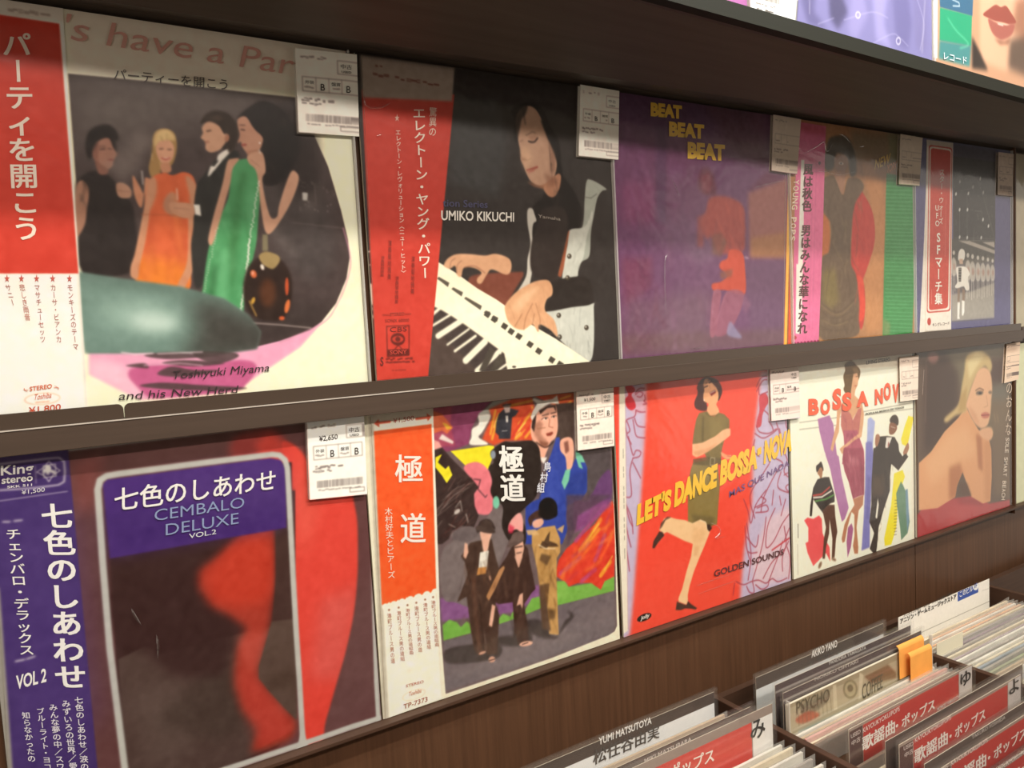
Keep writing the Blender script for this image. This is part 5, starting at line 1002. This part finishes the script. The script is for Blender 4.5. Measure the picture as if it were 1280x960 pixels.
RED, WH, BK, CL = 'c23a34', 'e9ecee', '4a3d39', '8a7a72'
def card(label, tl=None, tr=None, x=None, Y=None, w=.29, h=.10, paint=None, text=None, tr2=None, insert=True, m=None):
    """clear divider card: its top corner sits at the given pixel on the compartment's side"""
    u, v = tl or tr
    if Y is None: Y = yfor(u, v, x)
    if tr2: w = at(*tr2, Y)[0]-at(u, v, Y)[0]
    P = at(u, v, Y); x0 = P[0] if tl else P[0]-w; z1 = P[2]
    c = Cover(x0, x0+w, z1-h, z1, Y=Y, res=2000, base=BK)
    t = empty('divider_card', (x0+w/2, Y, z1-h), label=label, cat='divider card', group='index cards in the record bins')
    if paint: paint(c)
    c.noise(.01, 4); c.material('index_insert_print')
    if insert != 3: box('plastic_card', x0, x0+w, Y-.0026, Y-.0016, z1-.2, z1, m or M_CLEAR, t)
    if insert != 3: box('rear_plastic', x0, x0+w, Y+.0008, Y+.0014, z1-.2, z1, M_CLEAR, t)
    k = .004 if tl or tr else 0
    c.sheet('paper_insert', [(x0+k, z1-h), (x0+w-k, z1-h), (x0+w-k, z1-.006), (x0+k, z1-.006)], Y, .0005, t, world=True)
    if text: text(c)
    c.lettering(Y-.0006, t); return c, Y
def band(c, frac0, frac1, col, a=0., b=1.):                     # band given in card fractions (0 top)
    W, H = c.W, c.H; c.im[int(H*frac0):int(H*frac1), int(W*a):int(W*b)] = hexc(col)
def red_card(pop, kana, kq, names):
    def paint(c): band(c, 0, 1, 'a89a92'); band(c, .10, .75, RED, .10, .86); band(c, .10, .75, '6a4a46', .02, .10); band(c, .10, .75, 'dcd6d2', .862, .98)
    return paint
# left compartment
def f(c): band(c, 0, .20, '4d403b'); band(c, .20, 1, WH)
def g(c): c.T('YUMI MATSUTOYA', (748, 931), (814, 904), 9, 'f6f4f0', .02); c.T('松任谷由実', (741, 955), (824, 920), 17, '4a4442', .02)
card('clear card reading YUMI MATSUTOYA at the back of the left compartment', tr=(895, 858), x=.472, w=.29, paint=f, text=g)
def f(c): band(c, 0, .24, '5a4a45'); band(c, .24, 1, 'c9483c')
def g(c): c.T('MIKI MATSUBARA', (805, 954), (864, 926), 5.5, 'e9dcd4', .01)
card('dark headed card behind the red card with the kana mi tab', tr=(941, 876), x=.480, w=.29, paint=f, text=g)
def f(c): band(c, 0, 1, '9a8a80'); band(c, .17, .9, 'd2493f', .04, .865); band(c, .17, .9, 'eceae6', .87, .985)
def g(c): c.T('ポップス', (836, 974), (892, 950), 17, 'f6ece4', .02); c.T('み', (938, 924), (956, 917), 22, '2a2624', .02)
card('red card with the white kana mi tab in the left compartment', tr=(968, 872), x=.492, w=.30, paint=f, text=g)
# middle compartment
def f(c): band(c, 0, .22, '52453f'); band(c, .22, 1, 'dfe3e4')
def g(c): c.T('AKIKO YANO', (1014, 822), (1046, 808), 9, 'f6f2ec', .02); c.T('矢野顕子', (1009, 833), (1052, 815), 6, '4a4442', .01)
card('clear card reading AKIKO YANO at the back of the middle compartment', tl=(942, 843), x=.541, tr2=(1106, 775), paint=f, text=g)
def f(c): band(c, 0, 1, '57494a'); band(c, .14, .17, '9a928c')
def g(c): c.T('PANDORA YAMAGATA', (1036, 831), (1082, 811), 4.5, 'd9d4cc', .01)
card('brown headed card just in front of the AKIKO YANO card', tl=(966, 852), x=.520, w=.30, paint=f, text=g)
def g(c): c.T('NORIKO OHTAKI', (1018, 851), (1072, 828), 4, 'c9c0b8', .01)
card('third brown headed card before the tan coffee record', tl=(976, 862), x=.517, w=.305, paint=f, text=g)

def coffee():
    Y = yfor(984, 882, .520); z = at(984, 882, Y)[2]
    c = Cover(.520, .828, z-.25, z, Y=Y, res=1800, base='a89a80'); p, l, e = c.p, c.l, c.e; c.crop(860, 740, 4.364)
    p('b9ad92', '540 640 1300 300 1300 800 560 800'); p('5f5a4c', '600 620 780 530 760 600 640 700', 6, .5); p('7a5a40', '960 460 1090 395 1135 440 1135 470 1000 500', 4, .8); e('8f8468', 885, 530, 40, 52, 0, 3); e('b3a888', 885, 530, 30, 40, 0, 3); e('7a7058', 885, 525, 16, 20, 0, 3)
    p('cfc4a8', '935 440 955 450 950 580 930 590', 1.5); p('cfc4a8', '790 510 808 505 815 640 795 645', 1.5); p('b85a44', '590 690 660 650 720 670 650 710 600 715', 5, .8, 1); p('9fb4b4', '600 760 1200 490 1200 560 610 800', 6, .8)
    c.T('PSYCHO', (590, 668), (770, 590), 70, '6a6250', 0); c.T('COFFEE', (948, 585), (1060, 520), 80, '5f5848', .0)
    for x in range(600, 780, 22): l('6a6250', [(x, 640-(x-600)*.45), (x+6, 730-(x-600)*.45)], 5, 2, .5)
    c.material('coffee_sleeve_print'); return c, Y
c, Y = coffee(); t = empty('record_sleeve', (.67, Y, -.3), label='tan coffee record showing most above the middle compartment', cat='record', group='records filed in the bins')
c.sheet('sleeve', [(c.x0, c.z0), (c.x1, c.z0), (c.x1, c.z1), (c.x0, c.z1)], Y, .003, t, world=True); c.lettering(Y-.0008, t); film(c.x0, c.x1, c.z0, c.z1+.006, Y-.002, t, 9)
# orange tags
for (u0, v0), (u1, v1), hh, Yo, lb in (((1120, 808), (1151, 794), .045, .001, 'rear orange paper tag clipped over a record in the middle compartment'), ((1134, 817), (1161, 805), .055, -.008, 'front orange paper tag clipped over a record in the middle compartment')):
    YY = Y+Yo; A, B = at(u0, v0, YY), at(u1, v1, YY); n = 7; v = []
    for j in range(n):
        a = j/(n-1)*1.3; dy, dz = -.004*math.sin(a), -.006*(1-math.cos(a))
        for P in (A, B): v.append((P[0], P[1]+dy, P[2]+dz))
    for P in (A, B): v.append((P[0], P[1]-.0045, P[2]-hh))
    o = mesh('paper_tag', v, [(2*j, 2*j+1, 2*j+3, 2*j+2) for j in range(n)], mat('orange_tag_paper', (240, 168, 84), .7, .2, (60, .05)), label=lb, cat='tag', group='orange tags in the middle compartment')
    so = o.modifiers.new('thick', 'SOLIDIFY'); so.thickness = .0006

def mk(cols, seed): return cols
def filed(x0, x1, ya, yb, n, cols, ztop, where, amp=.006, first=''):
    r = random.Random(len(cols)*7+n+60); names = {'cream': (222, 208, 176), 'white': (226, 222, 210), 'orange': (222, 160, 108), 'grey': (150, 142, 134), 'blue-grey': (132, 146, 156), 'brown': (128, 98, 76), 'pink': (206, 150, 140), 'mauve': (140, 118, 130), 'green': (136, 146, 112), 'yellow': (214, 188, 110), 'black': (58, 50, 46), 'red': (178, 84, 70), 'tan': (188, 160, 124)}
    ords = 'first second third fourth fifth sixth seventh eighth ninth tenth eleventh twelfth thirteenth fourteenth fifteenth sixteenth seventeenth eighteenth nineteenth twentieth'.split()
    n = min(n, int(abs(yb-ya)/.0052)+1)
    for i in range(n):
        col = cols[i % len(cols)]; Y = ya+(yb-ya)*i/max(1, n-1); z = ztop+r.uniform(-amp, amp); a, b = x0+r.uniform(0, .004), x1-r.uniform(0, .005); lean = r.uniform(-.0008, .0008)
        key = 'card_'+col.replace('-', '_'); M = bpy.data.materials.get(key) or mat(key, names[col], .6, .3, (40, .12), 0, (1, 1, 3))
        t = empty('record_sleeve', ((a+b)/2, Y, z-.3), label=f'{col} record, {ords[i]} {where}', cat='record', group='records filed in the bins')
        v = [(a, Y, -.4198), (b, Y, -.4198), (b, Y+lean, z-r.uniform(0, .002)), (a, Y+lean, z)]; v += [(q[0], q[1]+.0032, q[2]) for q in v]
        mesh('sleeve', v, BOXF, M, t)
        # clear bag around it: open mouth above, crinkled end
        k = 9; vv = []
        for j in range(k+1):
            x = a-.002+(b-a+.005)*j/k; wob = r.uniform(-.0012, .0012)
            vv += [(x, Y-.0012+wob*.5, z-.03), (x, Y-.0012+lean+wob, z+.005+r.uniform(-.0015, .0015))]
        mesh('plastic_bag', vv, [(2*j, 2*j+2, 2*j+3, 2*j+1) for j in range(k)], M_CLEAR2, t)
Yc = Y
filed(.517, .828, Yc-.010, -.165, 9, ['white', 'tan', 'cream', 'pink', 'cream', 'brown', 'white', 'tan', 'cream'], -.118, 'in front of the tan coffee record')
y1 = yfor(1058, 907, .522)
LBL = 'ABC'
def f(c): band(c, 0, 1, 'a39488'); band(c, .13, .80, RED, .115, .865); band(c, .13, .80, '5a3f3c', .02, .11); band(c, .10, .80, 'd4ceca', .87, .985)
def mk_text(dx, kx, kana, ka, kb):
    def g(c):
        (a0, a1), (b0, b1), (p0, p1), (u0, u1) = dx
        c.T('KAYOUKYOKU/POPS', a0, a1, 6, 'f6e4dc', .015); c.T('歌謡曲', b0, b1, 17, 'fbf2ea', .03); c.T('・ポップス', p0, p1, 14, 'fbf2ea', .03); c.T('USED', u0, u1, 5, 'e4d8d0', .01); c.T('中古', (u0[0]+1, u0[1]+9), (u1[0], u1[1]+9), 6, 'e4d8d0', .01)
        if kana: c.T(kana, ka, kb, 16, '2a2624', .02)
    return g
card('red pops card with the kana yu tab in the middle compartment', tl=(1058, 907), x=.520, tr2=(1217, 826), h=.075, paint=f, text=mk_text((((1078, 916), (1124, 888)), ((1077, 938), (1118, 914)), ((1119, 914), (1168, 885)), ((1063, 923), (1075, 916))), 0, 'ゆ', (1200, 858), (1213, 851)))
filed(.517, .828, y1-.006, yfor(1104, 922, .520)+.006, 3, ['brown', 'cream', 'grey'], -.125, 'in front of the red card with the kana yu tab', .003)
def fh(c): band(c, 0, 1, '5c4c47')
card('brown headed card behind the red card with the kana yo tab', tl=(1104, 922), x=.520, w=.305, paint=fh, text=lambda c: c.T('MOMOE YAMAGUCHI', (1171, 889), (1199, 872), 4.5, 'cfc4bc', .01))
card('red pops card with the kana yo tab in the middle compartment', tl=(1121, 926), x=.522, tr2=(1278, 836), h=.075, paint=f, text=mk_text((((1143, 928), (1188, 899)), ((1142, 954), (1184, 928)), ((1186, 927), (1231, 897)), ((1129, 938), (1141, 931))), 0, 'よ', (1261, 868), (1273, 861)))
filed(.517, .828, yfor(1121, 926, .522)-.006, yfor(1153, 952, .520)+.006, 3, ['mauve', 'grey', 'pink'], -.128, 'in front of the red card with the kana yo tab', .003)
card('brown headed card reading TAKURO YOSHIDA near the right edge', tl=(1153, 950), x=.520, w=.305, paint=fh, text=lambda c: c.T('TAKURO YOSHIDA', (1214, 924), (1256, 898), 4.5, 'd9cec6', .01))
card('red pops card in front of the TAKURO YOSHIDA card', tl=(1166, 960), x=.522, w=.305, h=.075, paint=f, text=mk_text((((1188, 957), (1234, 927)), ((1187, 985), (1232, 955)), ((1234, 954), (1282, 920)), ((1172, 968), (1184, 961))), 0, '', None, None))
card('front red pops card at the lower right corner', tl=(1216, 976), x=.522, w=.305, h=.075, paint=f, text=mk_text((((1240, 968), (1286, 938)), ((1240, 998), (1290, 962)), ((1292, 962), (1340, 930)), ((1222, 986), (1236, 977))), 0, '', None, None))
# right compartment
def f(c):
    band(c, 0, 1, 'eeeae2'); band(c, .60, .62, 'b9b4ac'); c.crop(1100, 690, 6.857); c.p('3f58a4', '666 318 842 226 842 345 666 425', .5); c.e('eef0f6', 818, 292, 25, 36, 0, .6); c.lines('4a4640', (870, 215), (925, 190), 2, 5, 4, .8); c.l('4a4640', '878 330 930 315', 2, .5, .6)
def g(c):
    c.crop(1100, 690, 6.857); c.T('このビル', (680, 385), (790, 330), 48, 'eef0f6', .02); c.T('1F', (806, 310), (830, 300), 36, '3f58a4', .02); c.T('アニソン・ゲームミュージックストア', (170, 615), (652, 395), 44, '2a2624', .05); c.T('アニメソングもゲームミュージックも豊富に品揃え', (200, 555), (620, 358), 24, '3a3430', .03)
card('white sign card with a blue box at the back of the right compartment', tl=(1121, 768), x=.861, w=.276, h=.075, paint=f, text=g, insert=3)
filed(.846, 1.155, -.080, -.20, 18, ['cream', 'orange', 'white', 'orange', 'cream', 'grey', 'mauve', 'grey', 'cream', 'mauve', 'white', 'grey', 'white', 'cream', 'blue-grey', 'grey', 'green', 'tan'], -.119, 'in front of the white sign card', .002)
filed(.846, 1.155, -.215, -.36, 16, ['white', 'blue-grey', 'cream', 'grey', 'green', 'tan', 'black', 'white', 'grey', 'cream', 'mauve', 'white', 'tan', 'grey', 'cream', 'brown'], -.116, 'in the front half of the right compartment', .003)
for j, (u, v) in enumerate(((1171, 805), (1218, 868), (1240, 852))):
    YY = yfor(u, v, .848 if j != 2 else .87); P = at(u, v, YY)
    c = Cover(P[0], P[0]+.07, P[2]-.05, P[2], Y=YY, res=1500, base='dcd6c0'); c.T('Ⅲ', (u+16, v+8), (u+26, v+3), 14, '3a3430', .02) if j == 1 else None
    c.material('note_card_print'); t = empty('note_card', (P[0], YY, P[2]-.1), label=('small cream card at the back left of the right compartment', 'cream card with three bars in the right compartment', 'plain cream card behind the one with three bars')[j], cat='card')
    c.sheet('card', [(P[0], P[2]-.1), (P[0]+.07, P[2]-.1), (P[0]+.07, P[2]), (P[0], P[2])], YY, .0006, t, world=True); c.lettering(YY-.0006, t)
# left compartment filling
filed(.182, .474, -.076, -.076, 1, ['tan'], -.101, 'behind the dark headed card with the MATSUBARA name', .002)
y2 = yfor(968, 872, .492)
filed(.182, .494, y2-.010, y2-.20, 15, ['white', 'cream', 'white', 'grey', 'white', 'cream', 'white', 'blue-grey', 'white', 'cream', 'tan', 'white', 'grey', 'white', 'cream'], -.112, 'in front of the red card with the kana mi tab', .003)
